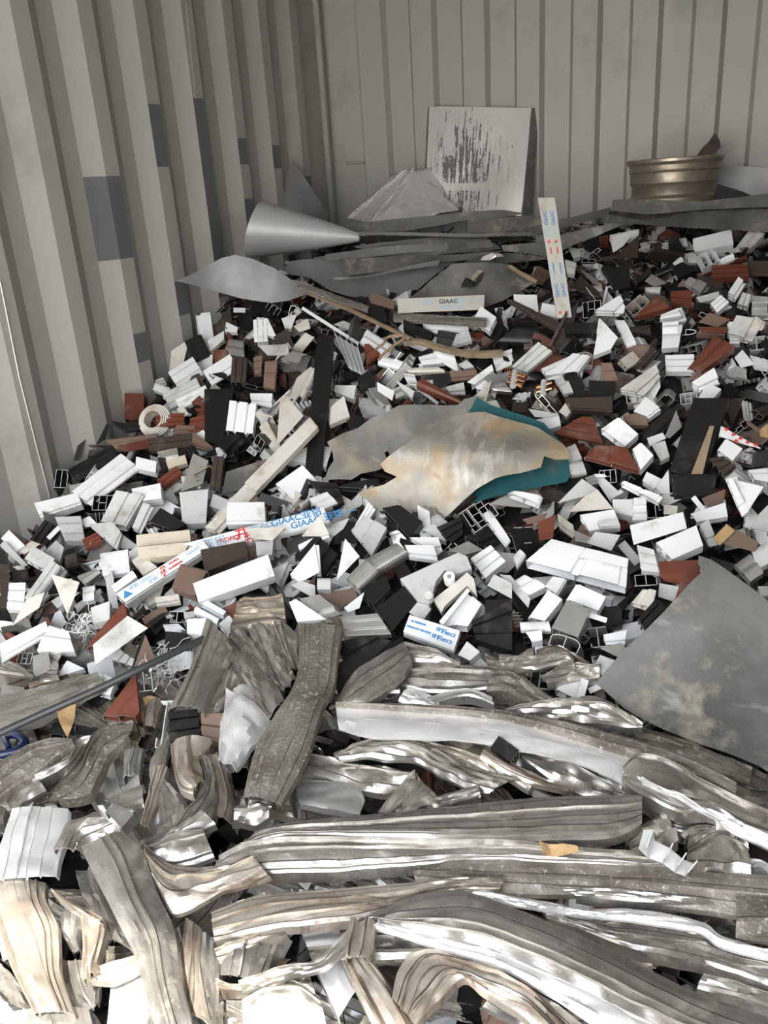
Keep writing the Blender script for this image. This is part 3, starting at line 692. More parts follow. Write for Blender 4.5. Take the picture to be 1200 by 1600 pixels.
st = [(('sheet_dark'), [(0, 262), (420, 240), (700, 222), (640, 250), (420, 270), (330, 300), (40, 330), (0, 300)], .085, 'lowest sheet of the flat bundle in front of the square tray'),
 ('sheet_grey', [(-30, 335), (100, 330), (430, 262), (420, 285), (100, 336), (-20, 345)], .09, 'narrow silvery strip at the lower side of the flat bundle'),
 ('sheet_dark', [(-110, 250), (300, 178), (610, 176), (662, 192), (690, 215), (640, 226), (300, 250), (0, 276), (-100, 285)], .105, 'long grimy sheet in the middle of the flat bundle'),
 ('sheet_grey', [(-60, 238), (200, 205), (645, 181), (655, 210), (300, 232), (0, 266), (-60, 262)], .118, 'long weathered grey strip lying over the flat bundle'),
 ('sheet_dark', [(690, 200), (870, 186), (905, 228), (880, 250), (790, 232), (700, 225)], .10, 'short dark sheet left of the printed upright bar'),
 ('sheet_grey', [(380, 165), (620, 160), (650, 182), (540, 190), (90, 215), (60, 205)], .11, 'grey sheet tucked behind the long weathered grey strip'),
 ('core', [(80, 158), (820, 162), (840, 176), (640, 182), (380, 176), (80, 190)], .085, 'narrow black sheet under the topmost sheets of the bundle'),  # black strip laid in for the shade of the gap between sheets
 ('sheet_grey', [(80, 143), (400, 146), (820, 148), (850, 160), (600, 163), (300, 160), (84, 157)], .14, 'narrow bright-edged sheet running the length of the bundle'),
 ('sheet_grey', [(20, 112), (130, 100), (400, 72), (560, 54), (700, 50), (790, 66), (640, 92), (575, 104), (540, 92), (400, 120), (300, 138), (120, 146), (60, 138)], .16, 'topmost warped grey sheet at the foot of the crumpled foil'),
 ('sheet_dark', [(560, 104), (790, 70), (860, 80), (1000, 96), (960, 140), (860, 152), (700, 148), (540, 146)], .125, 'dark sheet under the foot of the square tray'),
 ('sheet_dark', [(780, 128), (900, 100), (1140, 44), (1175, 48), (1120, 82), (1000, 112), (860, 150), (800, 146)], .135, 'warped dark sheet reaching from the tray to the wheel rim'),
 ('sheet_grey', [(870, 205), (950, 152), (1200, 96), (1260, 88), (1180, 124), (1000, 196), (930, 232)], .11, 'long tapering grey sheet below the wheel rim stack')]
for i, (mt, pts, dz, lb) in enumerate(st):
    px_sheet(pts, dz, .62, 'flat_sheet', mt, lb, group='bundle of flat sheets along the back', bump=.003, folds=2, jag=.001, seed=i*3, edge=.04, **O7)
px_sheet([(600, 250), (612, 240), (690, 228), (700, 238), (640, 262)], .12, .6, 'torn_scrap', 'foil', 'torn bright corner on the end of the flat bundle', cat='metal scrap', **O7)
px_sheet([(715, 290), (735, 284), (845, 350), (838, 362)], .10, .5, 'lath', 'lath', 'short tan lath on the edge of the dark bent sheet', cat='lath', edge=.05, bump=.002, thick=.008, **O7)
# wheel rim
def lathe(prof, c, seg, mi, m):
    vs = []
    for r, z in prof:
        for k in range(seg):
            a = 2*math.pi*k/seg; vs.append((c.x+r*math.cos(a), c.y+r*math.sin(a), c.z+z))
    m.add(vs, [(i*seg+k, i*seg+(k+1) % seg, (i+1)*seg+(k+1) % seg, (i+1)*seg+k) for i in range(len(prof)-1) for k in range(seg)], mi)
rc = at_y(1050, 318, -.12); zr = (rc-CAM).dot(_f)/F_PX
t = empty('wheel_rim', rc); tag(t, 'grimy bronze steel wheel rim lying flat on dark sheets by the back wall', 'wheel rim')
R0 = 71*zr; Hh = 66*zr
sheet([rc+Vector((x_, y_, -.005)) for x_, y_ in ((-.27, -.20), (.28, -.22), (.30, .16), (-.25, .15))], 'flat_sheet', 'sheet_dark', 'level dark sheet pressed flat by the wheel rim', group='dark sheets under the wheel rim', bump=.001, folds=0, thick=.05)
m = MB()
lathe([(R0*.955, Hh), (R0*1.0, Hh*.985), (R0, Hh*.93), (R0*.965, Hh*.87), (R0*.945, Hh*.86), (R0*.935, Hh*.76), (R0*.95, Hh*.73), (R0*.925, Hh*.70), (R0*.905, Hh*.52), (R0*.915, Hh*.48), (R0*.875, Hh*.40), (R0*.865, Hh*.22), (R0*.90, Hh*.17), (R0*.935, Hh*.15), (R0*.93, Hh*.04), (R0*.98, 0), (R0*.965, -.004),
       (R0*.90, .0), (R0*.88, Hh*.12), (R0*.845, Hh*.2), (R0*.85, Hh*.42), (R0*.89, Hh*.5), (R0*.91, Hh*.85), (R0*.93, Hh*.9), (R0*.955, Hh)], Vector(rc), 72, 0, m)
m.build('barrel', 'rim', t, smooth=30)
m = MB(); lathe([(.04, .06), (.075, .06), (.09, .045), (R0*.7, .03), (R0*.85, .05)], Vector(rc), 48, 0, m); m.build('wheel_disc', 'rim', t, smooth=40, solid=.004)
px_sheet([(1084, 250), (1100, 228), (1107, 222), (1114, 211), (1116, 207), (1124, 218), (1126, 230), (1110, 243), (1100, 254)], 0, 0, 'rusty_bar', 'rust', 'dark rusty flat bar sticking up behind the wheel rim', anchor=at_y(1105, 230, .05), nrm=Vector((.1, -1, .2)).normalized(), cat='metal bar', thick=.012, bump=.003)
px_sheet([(1122, 262), (1126, 258), (1215, 264), (1215, 325), (1160, 304), (1118, 288)], 0, 0, 'leaning_panel', 'sheet_pale', 'pale brownish panel leaning on the back wall beside the wheel rim', anchor=at_y(1170, 290, .14), nrm=Vector((0, -1, .25)).normalized(), bump=.003)
for i, (pts, dz, lb, mt) in enumerate([
 ([(955, 326), (1060, 330), (1215, 326), (1215, 362), (1120, 358), (1030, 352), (950, 346)], .14, 'lowest wide dark sheet in the stack carrying the wheel rim', 'sheet_dark'),
 ([(950, 336), (960, 318), (1000, 322), (1100, 324), (1215, 318), (1215, 336), (1100, 334), (1000, 344)], .165, 'middle dark sheet in the stack carrying the wheel rim', 'core'),
 ([(954, 330), (958, 314), (985, 312), (1100, 316), (1215, 302), (1215, 324), (1100, 328), (1010, 335)], .195, 'topmost dark sheet directly under the wheel rim', 'sheet_dark'),
 ([(1112, 318), (1120, 286), (1160, 300), (1215, 322), (1215, 330)], .17, 'black crumpled sheet wedged right of the wheel rim', 'core'),
 ([(1095, 326), (1160, 316), (1215, 322), (1215, 328), (1130, 326)], .16, 'thin bright-edged sheet below the leaning panel', 'sheet_grey')]):
    px_sheet(pts, dz, .6, 'flat_sheet', mt, lb, group='dark sheets under the wheel rim', bump=.004, folds=2, seed=20+i)
# ------------------------------------------------------------------ centre sheets
px_sheet([(745, 620), (768, 634), (800, 646), (850, 664), (886, 700), (891, 744), (885, 753), (840, 762), (780, 775), (720, 794), (668, 816), (652, 806), (640, 780), (700, 700)], .055, .45, 'teal_sheet', 'teal', 'dark teal coated sheet showing around the edge of the yellowed sheet', bump=.006)
px_sheet([(511, 690), (535, 676), (560, 668), (580, 655), (600, 650), (625, 637), (640, 635), (680, 632), (715, 631), (725, 624), (745, 618), (757, 622), (745, 634), (730, 648), (700, 672), (660, 696), (645, 702), (615, 722), (590, 735), (565, 742), (550, 752), (530, 752), (508, 753), (514, 735), (522, 722), (520, 708)], .075, .42, 'torn_sheet', 'sheet_mid', 'torn weathered grey sheet lying on the heap beside the yellowed one', bump=.006, fr=4, folds=6, smooth=16, edge=.016, hole_px=[(606, 711, .006), (596, 676, .004)])
px_sheet([(758, 646), (735, 650), (709, 657), (680, 678), (653, 699), (625, 718), (597, 734), (603, 742), (621, 748), (600, 756), (575, 762), (558, 769), (576, 780), (590, 790), (612, 792), (636, 790), (650, 802), (660, 813), (680, 804), (700, 793), (744, 768), (776, 757), (845, 744), (850, 728), (868, 734), (888, 733), (889, 724), (878, 708), (862, 694), (840, 676), (815, 666), (780, 654)], .088, .42, 'torn_sheet', 'sheet_yellow', 'yellowed buckled metal sheet with small holes in the middle of the heap', bump=.010, fr=5, seed=2, smooth=14, folds=9, edge=.016, hole_px=[(678, 718, .007), (700, 729, .005), (725, 722, .004), (664, 690, .006), (826, 686, .006), (838, 690, .005), (845, 695, .005), (640, 760, .006), (790, 700, .004)])
px_sheet([(1091, 883), (1110, 888), (1150, 912), (1200, 940), (1300, 1000), (1330, 1290), (1200, 1216), (1182, 1204), (1130, 1180), (1095, 1166), (1032, 1139), (976, 1111), (945, 1085), (932, 1074), (950, 1052), (975, 1024), (1011, 994), (1050, 955), (1097, 908), (1090, 896)], .10, .40, 'large_sheet', 'sheet_grey', 'large weathered grey sheet sloping down over the crushed strips', bump=.012, fr=3, seed=8)
px_sheet([(1066, 900), (1092, 881), (1097, 906), (1060, 948), (1045, 960)], .09, .42, 'red_brown_strip', 'R', 'red-brown woodgrain strip along the upper edge of the large grey sheet', cat='metal offcut', bump=.002, thick=.012)
# ------------------------------------------------------------------ printed film pieces
def film_quad(pts, texts, label, name, h=.02, dz=.06, tilt=.45, sec='box2', col='film', fm='film', c=None, n=None):
    cx = sum(p[0] for p in pts)/4; cy = sum(p[1] for p in pts)/4
    c = c or at(cx, cy, dz); n = n or frame_n(c, tilt); P = [on_plane(x, y, c, n) for x, y in pts]
    t = empty(name, (P[0]+P[2])/2); tag(t, label, 'metal offcut')
    p0, p1, p2, p3 = P; wd = (p3-p0).length
    def Mf(s, u, v):
        a = p0.lerp(p1, s); b = p3.lerp(p2, s); return a+(b-a)*u-n*(v*h)
    m = MB(); section_mesh(Mf, sec, .0017/wd, .0017/h, m); m.build('profile', 'G' if col == 'film' else col, t)
    m = MB(); q = [Mf(.0, .02, 0)+n*.0012, Mf(1, .02, 0)+n*.0012, Mf(1, .98, 0)+n*.0012, Mf(0, .98, 0)+n*.0012]; m.hexa([v-n*.0004 for v in q]+q); m.build('protective_film', fm, t)
    xd = (p1-p0).normalized(); yd = (p0-p3).normalized()
    if xd.cross(yd).dot(n) < 0: yd = -yd
    for s, u, tx, sz, ink in texts:
        text(tx, wd*sz, Mf(s, u, 0)+n*.0018, xd, yd, ink, 'lettering', t, bold=.0004)
# standing bar
c = at(883, 497, .05)
nb = Vector((.25, -1, .35)).normalized()
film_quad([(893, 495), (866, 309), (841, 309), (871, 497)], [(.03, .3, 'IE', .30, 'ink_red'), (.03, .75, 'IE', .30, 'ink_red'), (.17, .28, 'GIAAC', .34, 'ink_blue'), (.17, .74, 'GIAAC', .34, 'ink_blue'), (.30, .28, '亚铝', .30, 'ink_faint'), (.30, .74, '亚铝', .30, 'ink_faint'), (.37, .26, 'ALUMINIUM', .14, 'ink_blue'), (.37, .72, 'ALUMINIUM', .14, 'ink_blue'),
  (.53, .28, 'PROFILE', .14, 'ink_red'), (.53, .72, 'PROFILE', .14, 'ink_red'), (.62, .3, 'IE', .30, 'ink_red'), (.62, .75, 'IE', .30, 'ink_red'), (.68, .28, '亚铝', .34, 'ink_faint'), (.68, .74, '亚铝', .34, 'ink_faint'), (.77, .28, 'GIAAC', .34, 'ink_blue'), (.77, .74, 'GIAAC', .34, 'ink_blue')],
  'film-covered upright bar with blue and red print leaning over the heap', 'printed_bar', h=.02, c=c, n=nb, sec='grv', fm='film_shaded')
film_quad([(621, 467), (757, 461), (756, 484), (622, 489)], [(.30, .35, '亚铝', .34, 'ink_faint'), (.48, .35, 'GIAAC', .42, 'ink_black'), (.66, .35, '亚铝 ———', .36, 'ink_faint'), (.48, .75, 'ALUMINIUM', .3, 'ink_faint')], 'beige printed film strip lying level below the bent sheets', 'printed_strip', h=.012, dz=.09, tilt=.6, sec='plate', col='B', fm='film_shaded')
film_quad([(181, 928), (316, 845), (327, 856), (196, 942)], [(.02, .5, '▲', .7, 'ink_blue'), (.12, .3, '亚铝 GIAAC', .36, 'ink_faint'), (.30, .72, '亚铝', .36, 'ink_faint'), (.47, .35, '井', .5, 'ink_red'), (.44, .72, '井', .5, 'ink_red'), (.54, .66, 'ALUMINIUM', .2, 'ink_red'), (.58, .28, 'PROFILE', .2, 'ink_red'), (.78, .4, 'GIAAC', .34, 'ink_faint')], 'long white bar with red and blue film print, beside the beige board', 'printed_bar', dz=.075, h=.03)
film_quad([(286, 850), (505, 793), (516, 816), (330, 862)], [(.04, .5, '亚铝', .4, 'ink_faint'), (.15, .5, 'PROFILE', .22, 'ink_red'), (.31, .35, '井', .5, 'ink_red'), (.31, .8, '井', .4, 'ink_red'), (.37, .5, '亚铝', .5, 'ink_faint'), (.60, .22, 'GIAAC亚铝', .34, 'ink_blue'), (.70, .68, 'GIAAC 亚铝 —', .34, 'ink_blue')], 'long white bar with blue lettering on film behind the big white board', 'printed_bar', dz=.07, h=.02)
film_quad([(640, 961), (719, 986), (709, 1018), (630, 988)], [(.06, .28, 'ALUMINIUM', .15, 'ink_blue'), (.02, .62, 'WINDOW PROFILE', .15, 'ink_blue'), (.56, .30, '亚铝', .28, 'ink_blue'), (.76, .33, '85CS', .24, 'ink_blue'), (.52, .68, '亚铝', .28, 'ink_blue'), (.73, .68, '85CS', .24, 'ink_blue')], 'grey-white offcut with two rows of blue lettering above the crushed strips', 'printed_offcut', dz=.075, h=.02)
# ------------------------------------------------------------------ offcuts one can tell apart
offcuts('''
@ 0 440 2.857
L W sash 905 140 930 330 66 h=.03 dz=.02 | upright white sash offcut with blue pen marks against the corrugated wall
L K box 860 250 905 350 80
Q C plate 765 310 845 255 815 380 755 415 dz=.03 | cream offcut with faded pink print leaning on the corrugated wall
L W rib 775 445 885 375 92 h=.03
L W sash 925 430 1045 355 72 dz=.03
L D rib 1070 340 1063 450 66
L R box2 955 335 1015 330 55
Q A mould 1020 250 1085 260 1090 335 1000 320
Q W ang 1010 180 1062 205 1058 225 1003 222
L W rib 1160 170 1165 270 58
L W plate 1042 127 1095 128 20
Q G ang 925 265 1000 220 1000 255 940 310
L G round 690 465 755 490 34
L G step 740 530 890 460 66
L W mould 790 545 925 480 55
L R box3 600 500 598 615 86 h=.04 dz=.02
Q R box2 855 540 890 508 942 560 905 640
Q R rib 850 610 935 590 915 690 840 665
L R rib 695 622 822 612 50
Q K box2 912 480 1045 480 985 760 915 740 h=.05 dz=.05 | thick black profile standing upright beside the red-brown offcuts
L W rib 1085 538 1068 672 118 h=.035 dz=.06 | white block with twin grooves below the dark offcuts
Q T mould 468 700 700 672 690 720 520 745
Q R plate 520 735 660 705 665 745 560 760
L D grv 660 728 862 705 52 dz=.05
Q T step 790 640 870 645 875 685 760 692
Q T sash 862 670 945 735 900 745 855 740
Q K plate 400 630 490 640 470 700 330 800 dz=.02
Q K sash 490 620 600 640 690 650 560 670
Q K mould 300 830 490 720 530 780 350 890 h=.03 dz=.03
Q D plate 375 630 410 632 350 800 328 798 dz=.04
E K box2 274 880 52 84
Q W sash2 320 938 540 768 622 826 402 990 h=.03 dz=.06 | white sash profile with dark dirt streak beside the corrugated wall
Q W box2 152 990 345 943 362 985 176 1045 h=.04 dz=.05
Q W box 608 778 700 800 695 852 605 830 h=.03 dz=.06
Q A sash 700 760 790 742 800 790 730 800
Q A chan 862 768 930 800 905 900 808 935 h=.03 dz=.05
Q G box3 808 870 905 870 895 920 815 910 dz=.03
L R grv 712 905 800 838 40 dz=.05
Q W box 585 920 715 895 722 965 605 982 h=.035 dz=.06
L D grv 975 780 958 932 46 dz=.05
Q sheet_dark plate 1010 850 1195 790 1200 900 990 950 dz=.02
Q A chan 800 945 930 935 925 1000 870 1030 h=.03
L G mould 560 960 545 1029 110 h=.02
L C ang2 800 560 830 600 30
L B box 745 815 830 790 40
@ 0 0 1
Q C sash 484 652 497 668 343 828 322 815 h=.02 dz=.06 | long pale pinkish bar running down from the long black bar
Q K box 496 524 521 526 502 756 475 754 h=.022 dz=.09 | long upright black bar with scuffed face in the middle of the heap
@ 380 440 2.857
L W slab 262 115 515 275 14 dz=.06 h=.008
Q W fin 398 205 460 358 542 402 505 270 h=.04 dz=.08 | white finned profile with four tall fins hanging down
Q G step 50 170 90 160 110 270 60 275
Q W rib 60 160 110 165 150 250 95 235
Q W ang 170 165 240 145 215 210 185 205
Q C plate 225 200 290 165 300 210 250 225
Q G plate 65 285 200 280 205 330 110 330 dz=.05
Q A box3 170 345 220 310 285 325 240 365
Q C plate 165 520 195 510 270 600 150 735 dz=.08 | cream triangular plate with rounded corner beside the twin-grooved block
Q G zed 45 590 75 570 150 640 155 700
Q C up 60 580 130 600 160 660 90 690
Q W sash 30 500 130 500 125 560 35 540
Q T rib 45 340 85 330 80 410 50 415
Q T mould 95 350 150 345 140 480 90 470
Q W box2 145 905 265 820 345 905 230 980 h=.03
Q W mould 290 960 370 930 420 985 345 1020
L W bull 545 225 665 300 34 h=.02
L W bull 530 255 650 335 36 h=.02
L W bull 605 345 720 375 38 h=.02
Q R grv 540 280 560 278 610 320 550 370 dz=.04
Q K box 715 165 850 225 830 265 715 210 h=.03 dz=.06
Q W mould 690 200 720 165 790 250 780 260
Q W sash 800 190 1000 180 1010 240 850 225
Q W box3 1060 110 1130 160 1100 222 1030 165 h=.03 dz=.07
L W sash 1100 165 1160 190 40
Q W fin 950 235 1010 225 1020 260 930 285
Q G box 410 460 505 460 495 525 408 490 h=.03 dz=.06
Q W plate 598 448 675 490 665 532 600 488 dz=.07
Q W ang 680 440 765 490 755 520 700 470
Q W up 715 410 765 415 790 470 740 460
Q W sash2 850 310 940 320 965 405 880 350
Q W mould 780 330 850 310 900 360 800 370
Q R mould 795 422 990 530 965 540 772 460 h=.03 dz=.08 | glossy red-brown woodgrain offcut lying over the torn grey sheet
Q T sash 920 400 1040 395 1050 430 930 440
Q W zed 1000 450 1110 370 1125 420 1060 470
Q W rib 1110 330 1200 300 1200 370 1130 400
L G plate 770 470 870 545 14
Q G ang 1060 540 1130 530 1155 575 1010 590 dz=.06
L G step 410 520 380 640 60
Q C ang 390 560 450 510 475 600 385 640 dz=.07
Q A mould 1080 460 1160 440 1200 490 1120 485
Q K step 440 560 580 640 560 680 480 670
Q K box3 510 430 570 390 600 500 520 500
Q K rib 290 890 420 900 450 985 400 1010
Q G chan 960 370 1000 350 1030 380 985 390
Q G sash 905 470 985 450 990 500 920 500
Q W box2 640 30 640 30 650 40 640 40
Q C mould 720 380 870 375 900 400 740 405
@ 780 340 5.4545
Q W box 120 650 320 650 335 810 130 700 h=.03
Q W box 370 720 480 740 500 850 345 820 h=.03
Q D grv 70 700 110 700 540 900 500 960 h=.02 dz=.07 | dark brown bar falling in front of two white blocks
Q G mould 560 340 660 370 640 480 580 470
Q G ang 585 250 690 270 690 330 630 345
Q D plate 610 600 690 495 860 640 850 680 dz=.05
Q A zed 690 440 790 500 960 640 900 680 h=.02
Q W sash 820 790 1030 660 1075 740 1060 800 h=.03 dz=.06
Q W sash2 940 150 1190 100 1190 130 970 200 h=.03 dz=.06
Q W plate 950 200 1140 140 1060 240 970 300
Q D plate 975 340 1190 150 1180 340 1000 350 dz=.07 | dark mitred plate edged with bare metal beside a white sash offcut
Q K box3 870 420 1110 420 1120 590 1000 620
Q R ang 850 160 930 150 930 220 860 220
Q K box 540 890 850 890 830 982 560 982 h=.03 dz=.05
E K box3 790 780 150 140
Q W ang 850 860 900 900 970 982 830 982 dz=.07
@ 980 340 5.4545
Q W box 560 170 885 90 905 225 575 290 h=.035 dz=.07 | broad white board end near the dark stack under the wheel rim
E W box2 700 340 130 130 rot=-20 dz=.08
Q G bull 490 300 560 290 640 370 520 375
Q A ang 720 200 745 205 850 330 770 320
Q G mould 920 240 1030 100 1170 130 1050 260 h=.03 dz=.06
Q G plate 860 290 960 240 960 290 880 310
Q W sash 770 365 900 305 920 340 810 390 h=.02 dz=.07
Q R rib 600 480 1020 320 1025 345 640 490 h=.02
Q R rib 720 410 1020 395 1040 500 740 510 h=.03 dz=.06 | red-brown finned profile lying under the broad white board end
Q R mould 60 835 250 640 360 760 100 835 h=.03 dz=.07 | red-brown mitred offcut with pale cut chambers facing out
E C box2 90 740 170 110 rot=-35
Q R grv 370 630 545 620 560 770 380 730 h=.035
Q A mould 480 540 530 490 680 560 620 640 dz=.06
Q T plate 430 580 480 520 500 590 440 590
Q G rib 590 680 780 630 790 680 620 725 h=.02
Q W rib 710 735 800 660 865 720 765 810 h=.03 dz=.07
L W slab 760 800 890 740 20
Q W sash 860 640 950 505 1010 550 930 680 h=.03 dz=.07 | clear-taped white sash offcut with a red stain beside the red-brown fins
L G bull 1000 640 960 740 45
L G bull 1040 650 1010 755 40
Q K rib 570 720 725 740 715 800 560 780
Q T plate 610 890 700 810 880 870 770 935 dz=.05
Q R plate 600 930 850 935 850 982 640 982 dz=.05
Q C box 930 880 1100 840 1180 900 950 940 h=.03 dz=.06
Q C plate 950 930 1180 880 1150 960 960 982 dz=.05
L C box 880 900 890 982 50
Q G up 1065 720 1200 715 1200 830 1065 830 h=.03
Q A plate 150 540 210 480 340 560 230 590 dz=.06
Q G bull 150 590 290 580 280 630 170 625
Q R box3 255 160 350 90 440 140 350 170
Q K plate 350 165 420 150 500 300 350 300
Q K ang 380 420 470 380 590 445 430 520
L W ang 400 405 470 350 40
Q D plate 1030 370 1200 370 1200 500 1030 500 dz=.04
Q W mould 300 820 430 770 460 830 280 860 h=.02 dz=.07
Q W mould 300 870 440 860 430 982 300 982 h=.03 dz=.07
L W plate 450 770 500 890 30
Q W sash2 0 110 100 100 60 190 0 200
@ 780 440 2.857
Q W ang 450 165 530 250 500 300 420 330 dz=.08 | upright white triangular plate below the printed upright bar
Q W bull 515 170 560 170 610 270 570 285 h=.02
Q W up 720 150 800 118 835 170 760 200 dz=.06
Q W mould 735 185 820 180 800 290 725 295 h=.03 dz=.06
Q R mould 840 380 960 230 1050 290 900 400 h=.035 dz=.08 | orange-streaked woodgrain profile end right of the fallen white frames
Q T rib 850 440 900 370 930 400 890 440
Q W grv 205 420 330 320 405 330 350 400 h=.03 dz=.08 | bright glossy white frame end lying over black offcuts
Q W mould 185 380 330 315 340 380 215 420 h=.03 dz=.07
E W bull 375 345 75 62
Q G rib 55 380 175 270 235 310 120 405 h=.02 dz=.06
Q K step 280 400 350 390 390 500 310 510
Q G mould 245 430 290 400 330 490 290 500
Q K box2 400 440 520 450 510 510 400 510
Q T grv 455 365 500 362 530 435 465 440 dz=.06
Q G sash 540 480 700 370 720 420 650 500 h=.03 dz=.07
Q W plate 620 480 715 400 720 470 690 525
Q W box2 600 580 655 515 720 565 665 605 h=.03 dz=.08
E G bull 610 510 80 60
Q W rib 740 330 870 325 870 400 745 400 h=.03 dz=.05
Q W sash 860 450 960 385 985 450 900 480 h=.03 dz=.07
Q W box 875 540 930 450 990 480 930 550 h=.03 dz=.08
E W box3 845 520 70 50
Q W plate 1050 340 1085 305 1140 370 1080 385
Q W fin 1120 330 1200 350 1200 385 1140 375
Q G sash 1020 230 1060 150 1180 170 1130 260 h=.03 dz=.06
Q W box2 1025 180 1060 180 1075 270 1030 270 h=.03
E W H 1150 275 70 60
Q D box2 295 520 505 515 505 575 320 565 h=.03 dz=.07 | dark brown offcut with clear film tape beside the copper pipes
Q C box 265 580 300 535 335 555 300 605
Q W plate 130 568 265 590 250 610 160 605
Q W round 115 625 265 590 275 640 160 680 h=.03 dz=.06
Q R step 370 603 415 605 465 710 235 665 h=.025 dz=.07 | red-brown mitred profile with stepped back near the yellowed sheet
Q R mould 380 775 430 722 570 740 625 840 h=.025 dz=.08 | red-brown and brown striped mitred profile above the white cut plates
Q W box 455 655 530 602 620 680 560 735 h=.03 dz=.08
Q W box 595 745 630 715 688 775 630 840 h=.03 dz=.08
Q T box 555 595 650 580 665 640 580 640 dz=.06
Q K bull 625 670 800 540 830 560 660 710 h=.03 dz=.06
Q K chan 760 850 870 520 1025 520 915 865 h=.05 dz=.07 tilt=.5 | wide black trough profile with mud along one flange
Q lath slab 855 860 940 640 960 640 905 868 h=.01 dz=.085
Q D rib 940 790 1000 780 1055 820 1000 860 dz=.05
Q W plate 990 645 1170 745 1120 735 980 690 dz=.085 | white strip printed with red stars right of the wide black profile
Q W box 975 750 1010 700 1085 745 1040 800 h=.03 dz=.08
Q G step 1050 780 1120 740 1160 760 1130 800
Q W mould 1110 830 1200 820 1200 890 1140 880 h=.03
Q W sash 1020 880 1060 870 1120 1029 1080 1029 h=.02 dz=.06
Q G plate 1060 870 1180 915 1120 1010 1090 960
Q osb slab 1165 650 1200 625 1200 690 1165 680 dz=.06
Q W ang2 660 700 730 675 745 700 670 735
Q G ang 680 730 740 710 760 780 720 800
Q A plate 740 690 790 575 815 650 760 700 dz=.05
Q G chan 280 750 340 725 370 790 310 830
Q G bull 305 810 370 795 390 850 320 860
Q W up 425 860 470 860 555 940 500 970
Q A rib 385 875 430 860 440 900 400 910
Q W grv 545 900 560 890 730 960 710 985 h=.02 dz=.07
Q W sash 640 890 660 850 760 900 720 950
Q W ang 700 920 755 840 762 945 720 945
Q W bull 40 940 60 930 190 955 175 990 h=.03 dz=.05
Q G ang 260 990 370 880 440 930 380 960 dz=.06
Q C plate 310 1029 380 960 440 930 510 1015 dz=.07
Q G rib 510 980 600 970 600 1029 510 1029
L W slab 870 955 915 1020 22
Q W chan 880 1010 1010 975 1015 1029 870 1029
Q K rib 760 860 970 860 950 960 780 970 dz=.04
Q R plate 910 980 1010 930 1010 990 940 1005
E copper round 30 400 34 30
E K box3 485 870 70 60
Q T box 900 210 1000 200 1010 240 880 235
Q W rib 0 330 50 310 65 350 10 380
@ 0 740 2.857
Q G grv 450 215 520 75 640 95 560 235 h=.03 dz=.06
Q D box 515 65 555 55 550 110 510 105
E K box3 460 130 90 70
Q K box 665 215 715 150 830 225 775 255 h=.02 dz=.06
Q G sash 590 240 640 130 685 145 630 260 h=.02
Q G chan 800 85 930 70 920 220 815 225 h=.03 dz=.06
Q G box2 400 225 505 218 543 265 520 330 h=.02 dz=.06
Q B box 608 270 845 247 852 300 610 325 h=.035 dz=.08 | beige board with straight cut ends lying over the red-printed bar
Q B box 610 325 850 300 820 360 622 378 h=.03 dz=.078 | lower beige board with a nail hole, under its twin
Q D box 893 335 1095 295 1108 365 915 438 h=.035 dz=.09 | dark brown smooth board beside the big white board
Q T box 808 398 925 430 870 545 768 505 h=.03 dz=.09
Q W box 860 485 1195 355 1225 455 885 572 h=.035 dz=.10 tilt=.5 | big bright white board lying above the gritty channel
Q W box2 1015 130 1180 128 1185 215 1010 218 h=.035 dz=.09
L K slab 1188 130 1190 218 14
Q C sash 915 240 1010 150 1060 170 985 260 h=.02 dz=.07
Q W ang2 360 210 400 190 440 230 380 240
Q G rib 245 195 360 190 380 300 290 300 h=.03 dz=.05
Q K rib 135 295 200 205 260 240 200 320 h=.03
L W plate 215 290 265 240 20
Q W ang 5 290 40 252 110 320 70 350 dz=.06
Q G ang2 0 320 20 300 125 410 100 415 dz=.05
Q C plate 75 350 140 300 180 315 110 360
Q G box3 110 380 150 325 245 380 200 430 dz=.06
Q G chan 200 350 250 300 285 330 265 400
L G grv 130 570 250 400 50 dz=.06
L W sash 240 480 285 420 28
Q W rib 40 490 115 487 105 610 30 600 h=.03 dz=.05
Q C plate 55 680 120 560 200 530 175 600 dz=.06
Q C ang 228 450 355 485 330 560 300 630 dz=.07
Q W box 445 355 570 335 580 440 460 455 h=.02 dz=.06
Q C mould 585 380 620 355 700 415 640 450 dz=.06
L W box 505 515 600 445 36 dz=.06
Q R box3 575 400 640 380 645 395 600 410
L R rib 375 315 445 280 44
Q D box2 290 370 340 350 345 400 290 420
Q G box3 405 600 490 570 490 650 415 665 h=.03 dz=.06
Q A mould 340 450 420 420 450 440 380 490
Q G chan 470 470 500 430 530 600 490 600
Q W mould 365 500 420 490 420 560 370 570
L R slab 412 760 560 590 50 dz=.09
Q R box 388 775 555 575 570 650 415 770 h=.02 dz=.095 | orange-red face of the mitred offcut near the dark rod
Q G plate 415 765 570 635 660 690 425 855 dz=.10 | dusty pale mitred plate paired with the orange-red face
Q W sash2 0 760 205 660 215 705 0 830 h=.03 dz=.08 | long white grooved profile at the left by the corrugated wall
Q W mould 215 665 300 690 330 790 165 785 h=.03 dz=.07
Q K box2 740 705 840 715 850 765 735 765 h=.03 dz=.06
E A box3 110 825 60 50
Q A box 145 810 215 795 230 870 150 910 dz=.05
Q K box2 590 860 640 700 690 830 620 850 dz=.06
Q T plate 600 860 650 720 695 830 650 850 dz=.065
Q W ang 250 910 300 835 375 870 300 895
Q W box 835 645 920 640 920 720 835 710 h=.03 dz=.07
Q W bull 725 670 790 665 830 700 740 710
L C sash 695 570 800 555 34 dz=.06
L W bull 870 600 975 655 24 dz=.07
L W sash 905 575 1000 630 34 dz=.065
Q W box 975 670 1020 630 1055 670 1020 720 dz=.07
